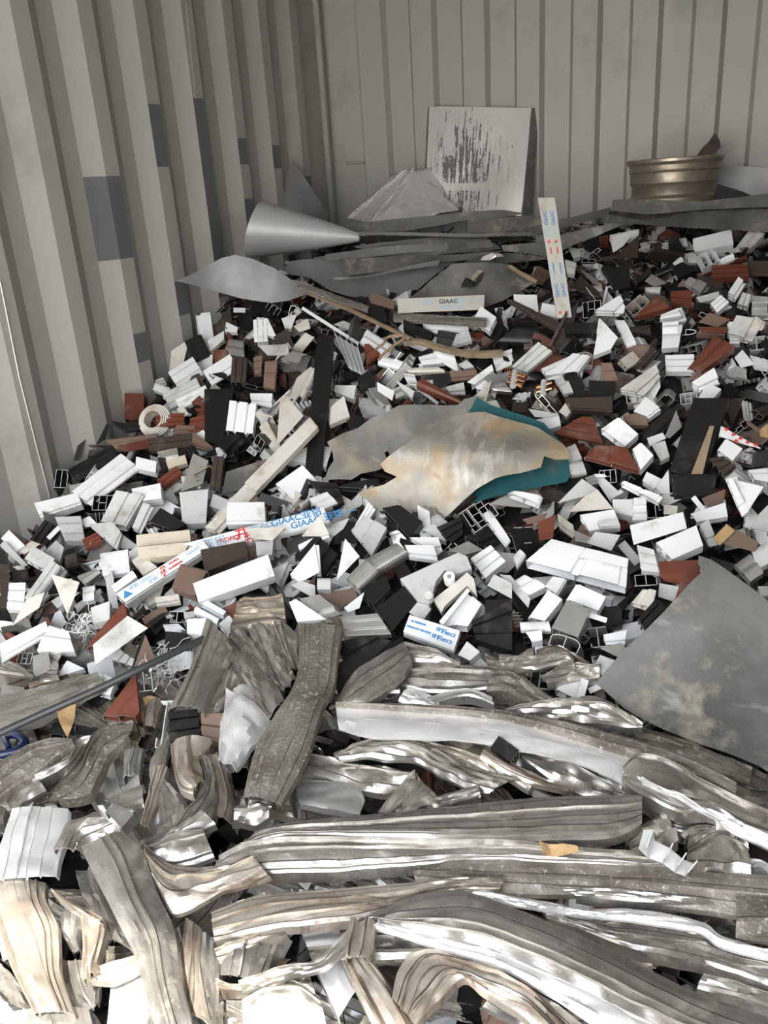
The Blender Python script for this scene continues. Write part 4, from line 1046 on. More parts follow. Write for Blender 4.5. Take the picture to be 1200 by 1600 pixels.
Q G ang 1010 540 1050 535 1045 620 1005 610
L T chan 640 660 740 600 30
Q K zed 660 665 730 620 745 650 690 700
E K H 790 640 70 50
Q G sash 820 620 870 615 870 650 825 660
Q G rib 500 830 540 790 600 830 590 860
Q W grv 410 960 440 890 520 940 490 975
L A slab 0 960 100 975 60 dz=.04
Q A slab 0 945 100 965 40 1010 0 1000 dz=.05
Q D rib 0 410 40 405 45 600 0 600 dz=.04
Q K plate 40 440 120 425 130 480 50 480
@ 380 740 2.857
Q W ang2 210 450 320 315 340 440 250 490 h=.03 dz=.08
L W sash 325 320 332 440 24 dz=.085
Q W plate 455 290 520 370 490 400 415 480 dz=.08
Q G mould 480 245 540 180 640 240 575 360 h=.02 dz=.06
L A ang 560 300 620 200 50
Q W up 540 115 580 120 640 190 600 210
Q W rib 500 230 560 130 590 160 530 250
Q K box 620 150 690 135 800 215 740 285 h=.03 dz=.06
Q A bull 460 460 540 380 600 430 515 515 h=.03 dz=.085
Q A bull 540 380 680 305 735 350 600 430 h=.03 dz=.087 | silver rounded profile with two cut chambers beside white offcuts
Q W sash 745 285 870 285 890 340 860 360 h=.02 dz=.07
Q W sash 722 320 850 320 870 385 740 365 h=.03 dz=.08
Q G box 800 250 850 222 905 300 870 290
Q K rib 865 240 980 190 980 270 930 310
Q A box 905 345 1000 300 1070 340 990 360
Q W rib 1015 380 1105 320 1170 390 1080 465 h=.03 dz=.07
Q K sash 990 280 1090 240 1160 290 1080 320 h=.03
Q W bull 1065 180 1100 160 1190 290 1170 315 h=.02 dz=.07
E K box3 1040 180 100 80 rot=-30 dz=.08
Q K box2 520 520 640 455 660 520 590 600 h=.03 dz=.07
Q K plate 590 605 720 500 790 550 670 700 dz=.07
Q A sash 250 560 340 540 440 620 350 650 h=.03 dz=.07
Q W ang 205 575 235 560 370 650 240 660 dz=.08
Q W plate 450 600 540 530 520 600 470 620 dz=.07
Q G chan 215 500 260 480 320 500 320 560 h=.03 dz=.07
L G round 330 490 390 490 50 dz=.07
Q T chan 340 540 500 510 510 560 430 600 h=.02
Q G plate 740 620 790 560 840 605 800 660 dz=.06
Q W mould 870 670 985 515 1062 580 1000 680 h=.03 dz=.08 | shiny white ogee profile right of the blue-lettered offcut
Q W plate 875 660 1000 512 1012 525 890 680 dz=.09
Q K rib 1020 660 1200 560 1200 790 1040 740 h=.03 dz=.06 | wide black ribbed profile beside the silver T ended offcuts
Q K box 1080 560 1200 555 1200 640 1080 620 h=.03 dz=.065
Q G plate 1090 500 1120 450 1200 490 1200 560 dz=.08
Q G zed 960 810 1000 750 1110 840 1060 860 h=.03 dz=.08
Q K box2 420 60 480 40 600 20 620 70 h=.02
Q K rib 230 380 330 270 420 360 350 460 h=.02 dz=.055
Q W chan 245 320 370 260 385 280 250 340 dz=.07
Q C plate 5 245 190 240 130 300 40 290 dz=.085
Q C plate 260 280 340 190 385 270 350 280 dz=.085
Q G box 55 300 135 295 130 360 60 365 h=.03 dz=.07
L G rib 150 290 152 340 34
Q T box2 0 300 50 290 60 390 0 390
Q K box2 470 900 470 900 480 910 470 910
Q K box 410 850 620 740 660 745 420 980 h=.03 dz=.075
Q K sash 405 755 520 730 650 725 460 850 h=.02 dz=.08 | dark scuffed mitred profile just above the leaf-shaped strip
Q A rib 440 640 600 625 660 715 445 725 h=.02 dz=.07 | brownish ribbed aluminium piece above the dark scuffed profile
@ 780 740 2.857
Q W grv 120 390 235 293 575 380 565 505 h=.035 dz=.08 | wide grooved white profile lying above the open-ended box
Q W mould 175 330 230 292 576 378 570 420 h=.02 dz=.095
Q G plate 390 310 430 260 540 275 500 345 dz=.07
Q W plate 583 232 820 172 838 245 600 318 dz=.09 | large flat white plate tilted above the white chambered offcut
Q W box3 700 310 880 232 910 320 770 382 h=.03 dz=.09 | white chambered offcut with open grey end below the flat white plate
L G plate 545 310 620 400 40
Q G rib 615 320 690 340 715 440 635 430 h=.02 dz=.07
Q R box 715 390 920 380 840 440 715 450 h=.02 dz=.08
Q R plate 715 450 840 440 845 505 740 480 dz=.07
L R slab 770 620 900 475 30 dz=.09
Q G plate 715 490 830 510 790 575 710 550 dz=.07
Q W mould 45 480 110 440 210 500 130 540 h=.03 dz=.07
Q G plate 0 450 50 455 140 560 130 600 dz=.06
Q W box2 205 505 240 460 300 470 260 540 h=.02 dz=.07
Q W box 130 640 215 520 280 560 200 658 h=.035 dz=.09
Q W box 300 560 345 490 475 550 440 612 h=.03 dz=.09
Q A box3 235 690 300 570 405 605 350 730 h=.035 dz=.10 | open-ended pale grey box profile with two chambers facing the strips
E A bull 292 755 130 62 rot=25 dz=.08
L W slab 400 620 480 645 22 dz=.09
Q W bull 92 660 220 655 230 695 95 690 h=.02 dz=.08
Q W zed 120 710 190 700 195 780 170 790 h=.03 dz=.07
Q G ang 415 880 450 810 560 850 480 915 h=.02 dz=.08
Q A ang 450 780 545 755 600 820 560 835 dz=.06
E A H 440 730 80 90
Q W sash 465 720 570 700 560 760 480 760 h=.02 dz=.06
Q K box2 450 600 545 590 550 670 480 690 h=.03
Q K rib 620 650 700 560 765 620 660 720 h=.03 dz=.07
Q C mould 590 570 640 510 700 520 680 600 h=.02 dz=.08
E K box2 655 475 90 50
Q W box 360 180 510 155 540 230 400 255 h=.03 dz=.06
Q G box2 440 215 530 205 540 235 450 240 h=.02 dz=.07
Q G box 505 110 595 110 600 190 510 170 h=.03 dz=.06
Q W step 600 110 655 105 660 190 595 190 h=.03 dz=.07
E K box2 697 160 76 76
L C plate 735 160 795 165 40
Q R plate 170 220 250 185 240 290 180 300 dz=.07
Q T plate 105 205 215 175 200 215 130 225 dz=.06
Q C sash 260 180 330 230 340 290 270 240 h=.02
E K H 108 275 84 74
Q A box 335 250 430 290 400 310 340 300 dz=.05
Q W bull 60 370 90 335 118 360 80 415 h=.02
Q osb slab 955 280 1015 215 1055 245 985 312 h=.02 dz=.09 | small pressed chipboard block among offcuts near the large grey sheet
Q T plate 1000 310 1060 250 1160 310 1140 350 dz=.07
Q W sash2 1020 30 1040 20 1115 160 1085 185 h=.02 dz=.08
Q W plate 1040 25 1180 60 1110 170 1085 150 dz=.07
Q W chan 855 180 1010 130 1020 190 880 215 h=.02 dz=.07
Q G sash 895 230 935 205 975 310 940 320 h=.02 dz=.08
L W slab 865 95 915 155 22 dz=.07
Q T plate 905 110 1010 70 1000 130 930 150 dz=.06
Q K plate 770 20 970 10 960 100 790 100 dz=.05
Q G ang 1120 240 1160 180 1200 140 1200 260 dz=.06
Q A mould 1050 400 1120 350 1180 440 1120 480 dz=.05
Q G round 1130 350 1200 300 1200 400 1150 430 dz=.06
Q G box 1155 500 1200 500 1200 545 1165 545
Q G step 860 880 900 870 1000 830 960 860 h=.02
L W slab 400 960 505 915 26 dz=.07
E A box2 180 920 80 80 rot=10
Q G box 250 960 320 880 370 900 340 1005 h=.03 dz=.07
Q W plate 345 1000 365 915 400 925 380 1000 dz=.075
@ 0 940 2.857
Q R mould 450 500 600 305 622 485 600 515 h=.03 dz=.10 | orange-red triangular mitred offcut standing over the brown wrapping
E A box2 640 345 70 110 rot=-12 dz=.09
Q W box 410 400 460 320 515 350 490 420 h=.02 dz=.06
Q K rib 750 495 880 480 895 600 760 620 h=.04 dz=.09 | black profile with pale T-shaped cut end in the crushed strips
E W H 732 545 60 210 dz=.09 L=.02
Q T grv 897 500 995 500 985 625 900 600 h=.03 dz=.08
Q K chan 335 595 340 550 445 570 430 600 h=.02
Q K box 220 590 235 540 330 545 330 600 h=.02
Q K step 370 440 450 400 490 440 440 490 h=.03
@ 780 940 2.857
L K box3 -20 625 70 690 60 h=.03 dz=.12 | small black box offcut lying on the long bright channel
Q T slab 175 215 345 230 350 260 200 260 dz=.05
@ 980 1250 5.4545
Q G zig 100 370 145 210 600 500 520 600 h=.035 dz=.185 | pale zigzag profile offcut with a blue sticker on the crushed strips
L G slab 870 260 985 290 60 dz=.10
''')
# ------------------------------------------------------------------ crushed aluminium strips (each station: edge a, edge b)
ribbons('''
@ 0 940 2.857
S -40,430,-20,600 200,370,220,480 430,305,455,350 dz=.09 ribs=6 | dirt-caked grooved strip beside the dark rod at the far left
Sg -60,740,-40,900 150,625,180,740 320,610,330,640 dz=.08 ribs=4
Sg 135,905,250,890 300,760,395,850 430,570,480,690 600,533,575,600 dz=.10 ribs=4 skirt=.03 | gritty strip sprinkled with aluminium chips above the sunlit folded strip
S 150,760,160,800 300,690,310,720 340,610,370,640 425,592,432,612 dz=.075 ribs=1
A 470,940,540,1005 620,740,640,900 dz=.07 ribs=0 crush=.002
A 560,660,640,650 548,790,622,765 dz=.08 ribs=2
Sb 690,735,745,745 655,850,705,860 620,980,660,1010 dz=.08 ribs=3
S 925,80,1030,200 850,290,965,320 755,480,905,485 dz=.11 ribs=3 arch=.16 crush=.004 | dusty curved channel leaning up to the dark rod
S 740,560,762,610 668,740,740,760 710,900,830,890 705,1040,850,1030 dz=.075 ribs=3
Sb 765,640,935,610 762,720,880,690 790,830,890,740 860,860,900,800 dz=.11 ribs=3 arch=.25
S 885,675,925,690 910,800,960,800 860,900,950,930 740,1040,860,1060 dz=.10 ribs=2 arch=.2
Sb 900,690,1000,700 930,840,1040,900 900,960,1030,1000 dz=.07 ribs=1 arch=.3
S 1000,290,1060,330 975,380,1020,420 930,500,960,500 dz=.085 ribs=1
Sw 1010,390,1200,520 985,560,1110,660 970,700,1060,760 dz=.10 ribs=0 arch=.2 crush=.010 | bright smooth crumpled strip left of the gritty channel
S 0,240,0,320 100,290,90,330 150,320,140,350 dz=.05 ribs=2
Sb 130,370,140,420 190,350,220,390 240,340,270,380 dz=.04 ribs=2
S 30,930,40,1020 120,900,150,960 230,880,260,920 dz=.07 ribs=2
S 20,880,50,930 80,800,120,880 150,770,200,830 dz=.07 ribs=1
Sb 660,430,720,440 640,500,700,500 640,560,690,560 dz=.06 ribs=1 arch=.3
@ 380 940 2.857
Sb -60,120,-10,-10 60,100,40,-10 190,90,180,-20 dz=.09 ribs=5 crush=.012 | rusty yellow-stained crumpled foil clump above the crushed strips
S -110,180,-20,120 0,280,80,230 120,420,180,390 dz=.085 ribs=3 crush=.01
S 30,90,110,80 60,200,160,190 120,330,200,300 180,400,230,340 dz=.09 ribs=4 crush=.012
S 130,90,230,130 170,190,240,220 200,300,250,290 dz=.085 ribs=4 crush=.01
S -10,330,60,300 60,420,140,370 120,520,180,440 dz=.10 ribs=1
S -120,240,-60,180 -60,330,20,270 0,420,90,360 dz=.08 ribs=2 crush=.01
Sw -70,420,20,370 -30,520,90,480 20,580,120,560 dz=.095 ribs=1 arch=.2
S -90,580,-20,560 -110,680,20,640 -60,760,20,740 dz=.08 ribs=1
Sg 250,100,440,120 240,330,400,380 150,500,350,480 60,650,290,680 5,870,170,908 dz=.13 ribs=3 arch=.12 skirt=.035 crush=.003 | broad upright channel with a gritty middle groove at the centre of the strips
S 340,90,440,70 420,100,450,160 dz=.12 ribs=1
S 412,445,430,468 480,320,560,450 600,238,690,350 718,182,752,262 dz=.11 ribs=2 arch=.12 crush=.004 | leaf-shaped crushed strip pointing up from the long bright channel
S 735,290,690,370 900,282,850,400 1200,298,1200,382 dz=.08 ribs=3 arch=.2
S 720,180,740,260 850,210,880,270 980,290,960,280 dz=.09 ribs=3 arch=.2
Sg 1080,230,1090,290 1180,250,1170,320 1300,200,1290,300 dz=.08 ribs=1
S 600,400,620,430 700,385,690,430 dz=.075 ribs=1
Sw 690,440,740,380 800,470,830,420 880,470,870,440 dz=.08 ribs=1
A 820,425,850,450 1000,385,1000,420 1110,430,1120,465 dz=.085 ribs=1 crush=.002
Sw 412,462,425,560 520,462,560,600 760,480,800,610 1000,505,1000,620 1200,535,1210,655 1560,620,1500,720 1800,700,1740,830 2100,790,2100,960 dz=.12 ribs=1 arch=.06 skirt=.01 crush=.0025 | long bright flat-faced channel running from the leaf-shaped strip to the lower right
Sg 415,452,415,464 700,452,700,478 1100,480,1100,510 1400,520,1400,580 1700,600,1700,675 2000,700,2000,760 2200,800,2200,860 dz=.128 ribs=2 arch=.1 crush=.002
S 400,675,430,700 500,620,600,695 680,600,770,712 850,640,890,780 1050,720,1010,830 1240,795,1100,850 dz=.10 ribs=3 arch=.12
Sb 700,605,730,620 900,640,900,665 1060,690,1040,730 1300,810,1270,850 dz=.095 ribs=3
S 270,668,240,765 370,690,380,775 560,722,560,830 745,757,730,840 dz=.085 ribs=3 arch=.1 | short grooved strip tucked behind the broad upright channel
A 235,792,250,900 380,800,380,925 500,812,500,948 545,880,520,950 dz=.08 ribs=0 crush=.002 arch=.03
S 765,758,790,790 720,800,860,870 660,880,790,915 610,940,720,950 dz=.11 ribs=3 arch=.15 crush=.008
S 1050,820,1060,860 900,860,920,900 800,890,830,930 dz=.105 ribs=1
S 220,400,330,560 330,470,420,540 400,560,520,600 dz=.06 ribs=2
S 230,560,270,600 280,640,360,670 dz=.06 ribs=1
S 200,830,260,830 220,960,275,970 dz=.05 ribs=1
S 380,385,400,420 420,400,440,450 dz=.06 ribs=1
@ 780 940 2.857
Sg -20,300,-60,400 80,310,20,395 150,370,100,430 250,430,200,470 dz=.085 ribs=2 arch=.1 skirt=.03
S 180,330,210,360 300,270,330,330 450,270,450,320 dz=.085 ribs=3 crush=.009
S 0,240,0,290 150,235,160,300 290,215,300,280 330,260,340,300 dz=.08 ribs=3 arch=.2
Sb 170,220,190,260 260,200,300,240 400,270,430,300 dz=.075 ribs=1 arch=.2
S 30,480,20,500 250,430,200,510 450,432,450,540 640,540,640,570 dz=.10 ribs=4 arch=.12
S 120,650,100,700 300,700,250,800 500,790,400,860 620,848,620,870 dz=.09 ribs=1 arch=.1
Sb -50,640,-90,700 120,750,60,790 330,830,300,850 dz=.10 ribs=4
S 555,740,545,790 620,670,640,870 760,700,800,935 900,790,960,945 1080,870,1090,1010 1300,960,1300,1110 dz=.13 ribs=4 arch=.12 crush=.004 | ribbed strip with shining ridges falling under the large grey sheet
Sw 620,780,640,800 780,850,830,900 1000,940,1010,985 1250,1060,1240,1110 dz=.14 ribs=1 arch=.2 skirt=.01
S 640,890,700,960 780,960,820,1029 950,960,960,1000 dz=.08 ribs=2
S 430,700,440,760 460,700,470,775 490,700,500,780 dz=.06 ribs=3
Sg 640,560,600,600 900,640,850,700 1130,740,1120,800 dz=.06 ribs=1
@ 780 1240 2.857
S 560,200,600,270 640,110,700,240 760,80,800,200 dz=.11 ribs=1 arch=.2 crush=.01
S 850,180,830,350 960,130,940,350 1060,150,1050,355 1110,200,1125,360 dz=.11 ribs=4 crush=.012 arch=.15
S 810,190,830,210 850,150,860,190 960,140,960,175 dz=.10 ribs=1
Sw 1120,290,1130,330 1170,290,1170,330 1230,320,1220,370 dz=.10 ribs=1
S 960,90,970,150 1030,110,1040,160 1060,160,1060,190 dz=.12 ribs=2 crush=.012
@ 0 0 1
S 385,1312,375,1322 420,1290,450,1306 555,1275,600,1308 700,1260,740,1312 850,1245,870,1311 950,1242,960,1308 1003,1243,1003,1285 dz=.14 ribs=5 arch=.09 skirt=.025 crush=.0025 | wide grey strip with many ribs lying level across the lower heap
S 345,1338,332,1364 385,1312,420,1364 450,1305,520,1362 600,1307,640,1353 780,1311,740,1342 900,1325,860,1346 1000,1332,980,1352 1040,1342,1055,1354 dz=.135 ribs=5 arch=.12 skirt=.02 crush=.0025
Sb 224,1316,248,1396 270,1350,272,1422 335,1352,345,1392 385,1330,420,1366 dz=.15 ribs=4 arch=.12 skirt=.02
S 224,1320,242,1345 265,1300,290,1352 315,1292,336,1342 dz=.14 ribs=3 arch=.2
Sb 330,1425,335,1470 400,1402,430,1452 500,1390,560,1436 620,1380,620,1416 700,1372,700,1396 790,1372,780,1388 dz=.135 ribs=5 arch=.10 skirt=.02 crush=.003 | warm-stained strip with a folded end below the wide grey ribbed strip
Sb 330,1465,340,1500 380,1455,400,1475 440,1450,450,1460 dz=.125 ribs=3
Sg 640,1343,650,1380 780,1344,790,1396 920,1350,930,1402 1032,1358,1080,1418 1230,1372,1230,1440 dz=.12 ribs=4 arch=.12 skirt=.02 crush=.003
S 870,1385,900,1400 960,1384,1000,1410 1060,1404,1120,1412 dz=.125 ribs=0 arch=.1
Sw 690,1380,700,1397 780,1393,780,1410 845,1405,860,1424 920,1422,930,1432 990,1420,1000,1442 1095,1440,1090,1456 1130,1463,1130,1480 1220,1486,1220,1500 dz=.13 ribs=0 arch=.25 skirt=.008 crush=.003
S 850,1428,860,1440 950,1440,980,1480 1060,1452,1090,1505 1220,1488,1220,1545 dz=.115 ribs=4 arch=.1
Sg 1150,1400,1150,1466 1230,1395,1230,1480 dz=.13 ribs=1
S 1110,1500,1090,1540 1230,1535,1230,1590 dz=.10 ribs=2
S 570,1432,590,1436 650,1398,690,1462 720,1392,780,1486 820,1424,880,1528 930,1470,960,1566 1060,1535,1060,1612 1230,1600,1200,1680 dz=.16 ribs=5 arch=.08 skirt=.025 crush=.003 | broad diagonal ribbed strip crossing the bottom of the heap
Sw 590,1436,585,1447 690,1464,685,1480 790,1488,780,1510 890,1530,870,1560 970,1570,950,1610 1060,1614,1040,1670 dz=.155 ribs=1 arch=.1 skirt=.01 crush=.003
Sb 612,1560,650,1600 625,1515,690,1560 660,1486,720,1528 740,1496,750,1540 830,1535,820,1585 920,1600,880,1660 dz=.15 ribs=4 arch=.1 | stained folded strip curling over at the bottom edge
S 585,1450,583,1492 640,1452,650,1488 700,1456,690,1480 dz=.12 ribs=3 arch=.1
Sb 548,1432,582,1438 540,1470,580,1480 540,1494,572,1496 dz=.16 ribs=2
Sb 535,1500,572,1492 560,1560,610,1540 590,1610,650,1610 dz=.14 ribs=4 arch=.15 crush=.006 | rusty brown strip end dropping off the bottom edge
S 372,1530,376,1545 440,1508,450,1524 492,1498,500,1512 520,1474,535,1490 565,1430,580,1440 dz=.15 ribs=1 skirt=.01
Sw 492,1508,520,1480 530,1590,560,1545 dz=.12 ribs=0 crush=.002
S 385,1550,380,1620 410,1530,440,1620 460,1530,490,1620 500,1560,515,1620 dz=.12 ribs=3 arch=.3 crush=.008
S 450,1520,455,1560 480,1510,495,1560 dz=.10 ribs=2
A 470,1455,480,1480 530,1450,535,1475 dz=.09 ribs=0 crush=.001
@ 0 1240 2.857
Sw 60,66,303,70 20,180,295,180 -10,300,262,290 -30,392,250,372 dz=.13 ribs=4 arch=.06 skirt=.02 crush=.004 | sunlit folded strip lying flat at the lower left
Sb -30,395,190,390 -20,520,200,480 30,700,258,600 80,850,265,800 150,985,320,985 dz=.12 ribs=4 arch=.10 skirt=.03 crush=.005 | brown-lined strip bending down below the sunlit folded strip
S 370,232,540,170 410,340,640,270 510,540,700,450 600,700,765,610 640,840,795,840 700,1060,850,1060 dz=.16 ribs=4 arch=.10 skirt=.03 crush=.004 | thick grooved strip arching down through the lower left corner
S 245,250,370,250 300,140,420,200 420,80,545,175 dz=.15 ribs=3 arch=.15 crush=.008
S 340,340,420,330 380,480,520,560 450,640,590,700 dz=.10 ribs=1 arch=.1
Sb 350,525,465,565 370,650,450,640 388,820,412,800 dz=.14 ribs=2
Sb 388,800,400,835 490,740,500,838 610,715,615,775 dz=.12 ribs=2 arch=.15
Sb 230,425,245,450 330,480,330,510 462,558,455,582 dz=.15 ribs=3 crush=.01
S 300,495,370,540 268,590,350,640 330,700,345,695 dz=.10 ribs=2
S 270,740,420,760 300,870,440,860 400,970,435,940 dz=.09 ribs=3 arch=.15
Sw 500,840,640,775 490,950,665,920 480,1060,640,1060 dz=.09 ribs=1 arch=.02 crush=.002
S 640,900,700,900 660,1060,730,1060 dz=.08 ribs=3
Sb 828,550,900,610 808,720,895,770 795,940,935,1040 dz=.13 ribs=3 arch=.15 crush=.006
S 895,620,955,640 890,800,965,800 930,1040,975,1040 dz=.125 ribs=1
S 1000,640,1240,630 960,820,1180,830 dz=.11 ribs=4 arch=.1
Sb 960,820,975,860 1080,845,1100,870 1220,790,1230,830 dz=.13 ribs=1
S -40,720,60,820 -40,900,140,985 dz=.08 ribs=3
S 60,980,400,960 80,1060,430,1060 dz=.10 ribs=1
Sw -40,860,80,1000 -40,1000,60,1060 dz=.10 ribs=1
S 760,610,830,585 780,660,830,650 dz=.08 ribs=2
S 950,960,1000,900 1100,1040,1150,960 dz=.09 ribs=2
S 990,880,1080,890 960,1040,1060,1050 dz=.08 ribs=3
S 620,230,640,250 760,170,780,200 900,80,960,130 dz=.13 ribs=1 arch=.2
S 1030,140,1070,30 1100,130,1140,30 1200,110,1220,30 dz=.09 ribs=3 crush=.012
S 470,30,600,90 640,-40,640,60 dz=.08 ribs=0
S -40,60,20,60 -40,180,10,180 dz=.09 ribs=1
S 1020,490,980,570 1180,440,1200,510 dz=.12 ribs=4
''')
# loose strips buried under them
rnd = random.Random(5)
n_ = 0
while n_ < 70:
    x = rnd.uniform(.1, 2.28); y = rnd.uniform(-4.0, -2.75)
    px, py, z = proj((x, y, heap(x, y)))
    if z < .3 or not (-60 < px < 1260 and 1010 < py < 1680): continue
    if py < 1100 and px > 250 and rnd.random() < .5: continue
    n_ += 1
    L = rnd.uniform(90, 260); a = rnd.choice((rnd.gauss(.15, .3), rnd.gauss(1.3, .5))) if px < 420 else rnd.gauss(.12, .35); wd = rnd.uniform(35, 75)
    st = []
    for i in range(4):
        s = (i/3-.5)*L; aa = a+rnd.uniform(-.25, .25); cx = px+s*math.cos(aa); cy = py+s*math.sin(aa); w2 = wd*rnd.uniform(.6, 1.1)/2
        st.append((cx+math.sin(aa)*w2, cy-math.cos(aa)*w2, cx-math.sin(aa)*w2, cy+math.cos(aa)*w2, rnd.uniform(-.03, .05)))
    ribbon(st, rnd.choice(['S', 'S', 'Sg', 'Sb', 'A', 'S']), ribs=rnd.randint(1, 4), seed=100+n_, arch=rnd.uniform(.03, .2), crush=rnd.uniform(.003, .01))

while n_ < 100:
    x = rnd.uniform(.12, 1.0); y = rnd.uniform(-4.0, -3.0); px, py, z = proj((x, y, heap(x, y)))
    if px > 0 and py < 1600 or z < .3: 
        if rnd.random() < .999: continue
    n_ += 1; a = rnd.uniform(0, 3.14); L = rnd.uniform(.15, .4); d = Vector((math.cos(a), math.sin(a), 0))*L/2; wv = Vector((-math.sin(a), math.cos(a), 0))*rnd.uniform(.03, .05); st = []
    for i in range(4):
        s_ = i/1.5-1; c = Vector((min(2.2, max(.14, x+d.x*s_)), y+d.y*s_, heap(x, y+d.y*s_)))
        p, q = proj(c+wv), proj(c-wv); st.append((p[0], p[1], q[0], q[1], rnd.uniform(0, .05)))
    if any(abs(v[0]) > 3000 or abs(v[1]) > 3000 for v in st): continue
    ribbon(st, rnd.choice(['S', 'Sg', 'Sb', 'A']), ribs=rnd.randint(1, 4), seed=300+n_, arch=.12, crush=.005)
# ------------------------------------------------------------------ odd things in the heap
def px_tube(pts, r, name, matn, label, cat, dz=.05, smooth=50, seg=10):
    m = MB(); P = [at(p[0], p[1], (p[2] if len(p) > 2 else dz)) for p in pts]
    Q = cr_interp(P, 6); m.tube(Q, r, seg); return tag(m.build(name, matn, smooth=smooth), label, cat)
# coil of cream strip
c = at(238, 655, .05); n = (frame_n(c, .75)+Vector((-.35, 0, 0))).normalized(); u = n.orthogonal().normalized(); v = n.cross(u); z_ = (c-CAM).dot(_f)/F_PX
m = MB(); R1, R0_ = 27*z_, 14*z_
for turn in range(5):
    r0 = R0_+(R1-R0_)*turn/5; r1 = r0+(R1-R0_)/5*.82; dpt = .05-.006*(turn % 2)
    for k in range(36):
        a0, a1 = 2*math.pi*k/36, 2*math.pi*(k+1)/36
        e = lambda r, a, d: c+(u*math.cos(a)+v*math.sin(a))*r-n*d
        sh = .004*turn
        m.hexa([e(r0, a0, dpt), e(r1, a0, dpt), e(r1, a1, dpt), e(r0, a1, dpt), e(r0, a0, sh), e(r1, a0, sh), e(r1, a1, sh), e(r0, a1, sh)])
tag(m.build('coiled_strip', 'C'), 'cream plastic strip coiled into a thick ring among red-brown offcuts', 'coil')
# copper pipes
t = empty('pipe_bundle', at(810, 600, .06)); tag(t, 'taped bundle of short copper pipe ends on a printed white offcut', 'pipe')
for a, b in (((797, 581), (822, 590)), ((795, 588), (820, 597)), ((793, 596), (816, 604)), ((862, 598), (838, 606)), ((862, 607), (838, 613))):
    m = MB(); m.tube([at(*a, .085), at(*b, .08)], .0062, 12); m.build('copper_tube', 'copper', t, smooth=50)
m = MB(); m.tube([at(805, 580, .084), at(801, 604, .084)], .009, 8); m.build('foil_band', 'foil', t, smooth=50)
m = MB(); m.tube([at(850, 596, .084), at(848, 616, .082)], .009, 8); m.build('foil_band', 'foil', t, smooth=50)
# dark rod
px_tube([(-10, 1150, .13), (60, 1118, .13), (150, 1078, .135), (230, 1040, .14), (318, 998, .12)], .0075, 'rod', 'rod', 'thin dark plastic rod lying across the grooved strip at the far left', 'rod')
# blue plastic part
t = empty('plastic_clamp', at(15, 1160, .05)); tag(t, 'dark blue plastic clamp part at the left edge under the dark rod', 'plastic part')
for pts, r in (([(-15, 1160), (5, 1146), (30, 1150), (38, 1162), (20, 1176), (-15, 1180)], .009), ([(-10, 1142), (10, 1140), (20, 1150)], .007), ([(8, 1150), (14, 1170)], .006)):
    m = MB(); m.tube(cr_interp([at(*p, .07) for p in pts], 5), r, 8); m.build('clamp_arm', 'blue', t, smooth=60)
# housing with roller
t = empty('hinged_housing', at(690, 905, .08)); tag(t, 'dirty white plastic housing with a roller and screw hole above the blue-lettered offcut', 'housing')
def prism(pts, dz, h, name, mt, tilt=.5):
    cx = sum(p[0] for p in pts)/len(pts); cy = sum(p[1] for p in pts)/len(pts); c = at(cx, cy, dz); n = frame_n(c, tilt)
    P = [on_plane(x, y, c, n) for x, y in pts]; m = MB(); k = len(P)
    m.add(P+[p-n*h for p in P], [tuple(range(k)), tuple(range(2*k-1, k-1, -1))]+[(i, i+k, (i+1) % k+k, (i+1) % k) for i in range(k)])
    return m.build(name, mt, t), c, n
S5 = lambda L: [(x/2.857+380, y/2.857+740) for x, y in L]
prism(S5([(700, 470), (960, 352), (1000, 370), (1020, 425), (945, 450), (900, 430), (860, 480), (850, 520), (830, 580), (780, 570)]), .10, .03, 'shell', 'G')
prism(S5([(1000, 440), (1030, 470), (1045, 550), (1000, 500), (900, 590), (885, 620), (850, 560), (940, 490)]), .085, .02, 'side_flap', 'C')
c = at(*S5([(920, 465)])[0], .108); n = frame_n(c, .5); m = MB(); m.tube([c-n*.02, c+n*.006], .0125, 20); m.build('roller', 'W', t, smooth=50)
m = MB(); m.tube([c+n*.002, c+n*.0075], .005, 14); m.build('screw', 'A', t, smooth=50)
c = at(*S5([(828, 545)])[0], .104); m = MB(); m.tube([c-n*.02, c+n*.003], .0095, 18); m.build('roller', 'G', t, smooth=50)
# open black frame end
t = None
offcuts('''
@ 380 740 2.857
E A H 1030 200 90 110 rot=-35 dz=.10 L=.02 | pale web frame end of a cut profile beside the yellowed sheet
E K box2 1095 170 60 70 rot=-30 dz=.09 L=.03
''')
# swarf
def swarf(px, py, rad, name, label, seed, matn='foil', nn=60):
    rnd = random.Random(seed); m = MB(); z = (at(px, py, .03)-CAM).dot(_f)/F_PX
    for _ in range(nn):
        p = at(px+rnd.gauss(0, rad*.45), py+rnd.gauss(0, rad*.5), rnd.uniform(.02, .06)); d = Vector((rnd.uniform(-1, 1), rnd.uniform(-1, 1), rnd.uniform(-1, 1))).normalized(); pts = []
        for k in range(7):
            pts.append(p.copy()); d = (d+Vector((rnd.uniform(-1, 1), rnd.uniform(-1, 1), rnd.uniform(-1, 1)))*.9).normalized(); p = p+d*.009
        m.tube(pts, .0009, 4)
    o = m.build(name, matn); o['kind'] = 'stuff'; tag(o, label, 'swarf')
swarf(255, 1045, 24, 'metal_swarf', 'tangle of thin bright metal shavings under the dark rod', 1)
swarf(130, 975, 16, 'metal_swarf', 'small bright tangle of shavings left of the orange-red mitred face', 2)
swarf(330, 1095, 14, 'metal_swarf', 'shiny shavings below the dusty curved channel', 3)
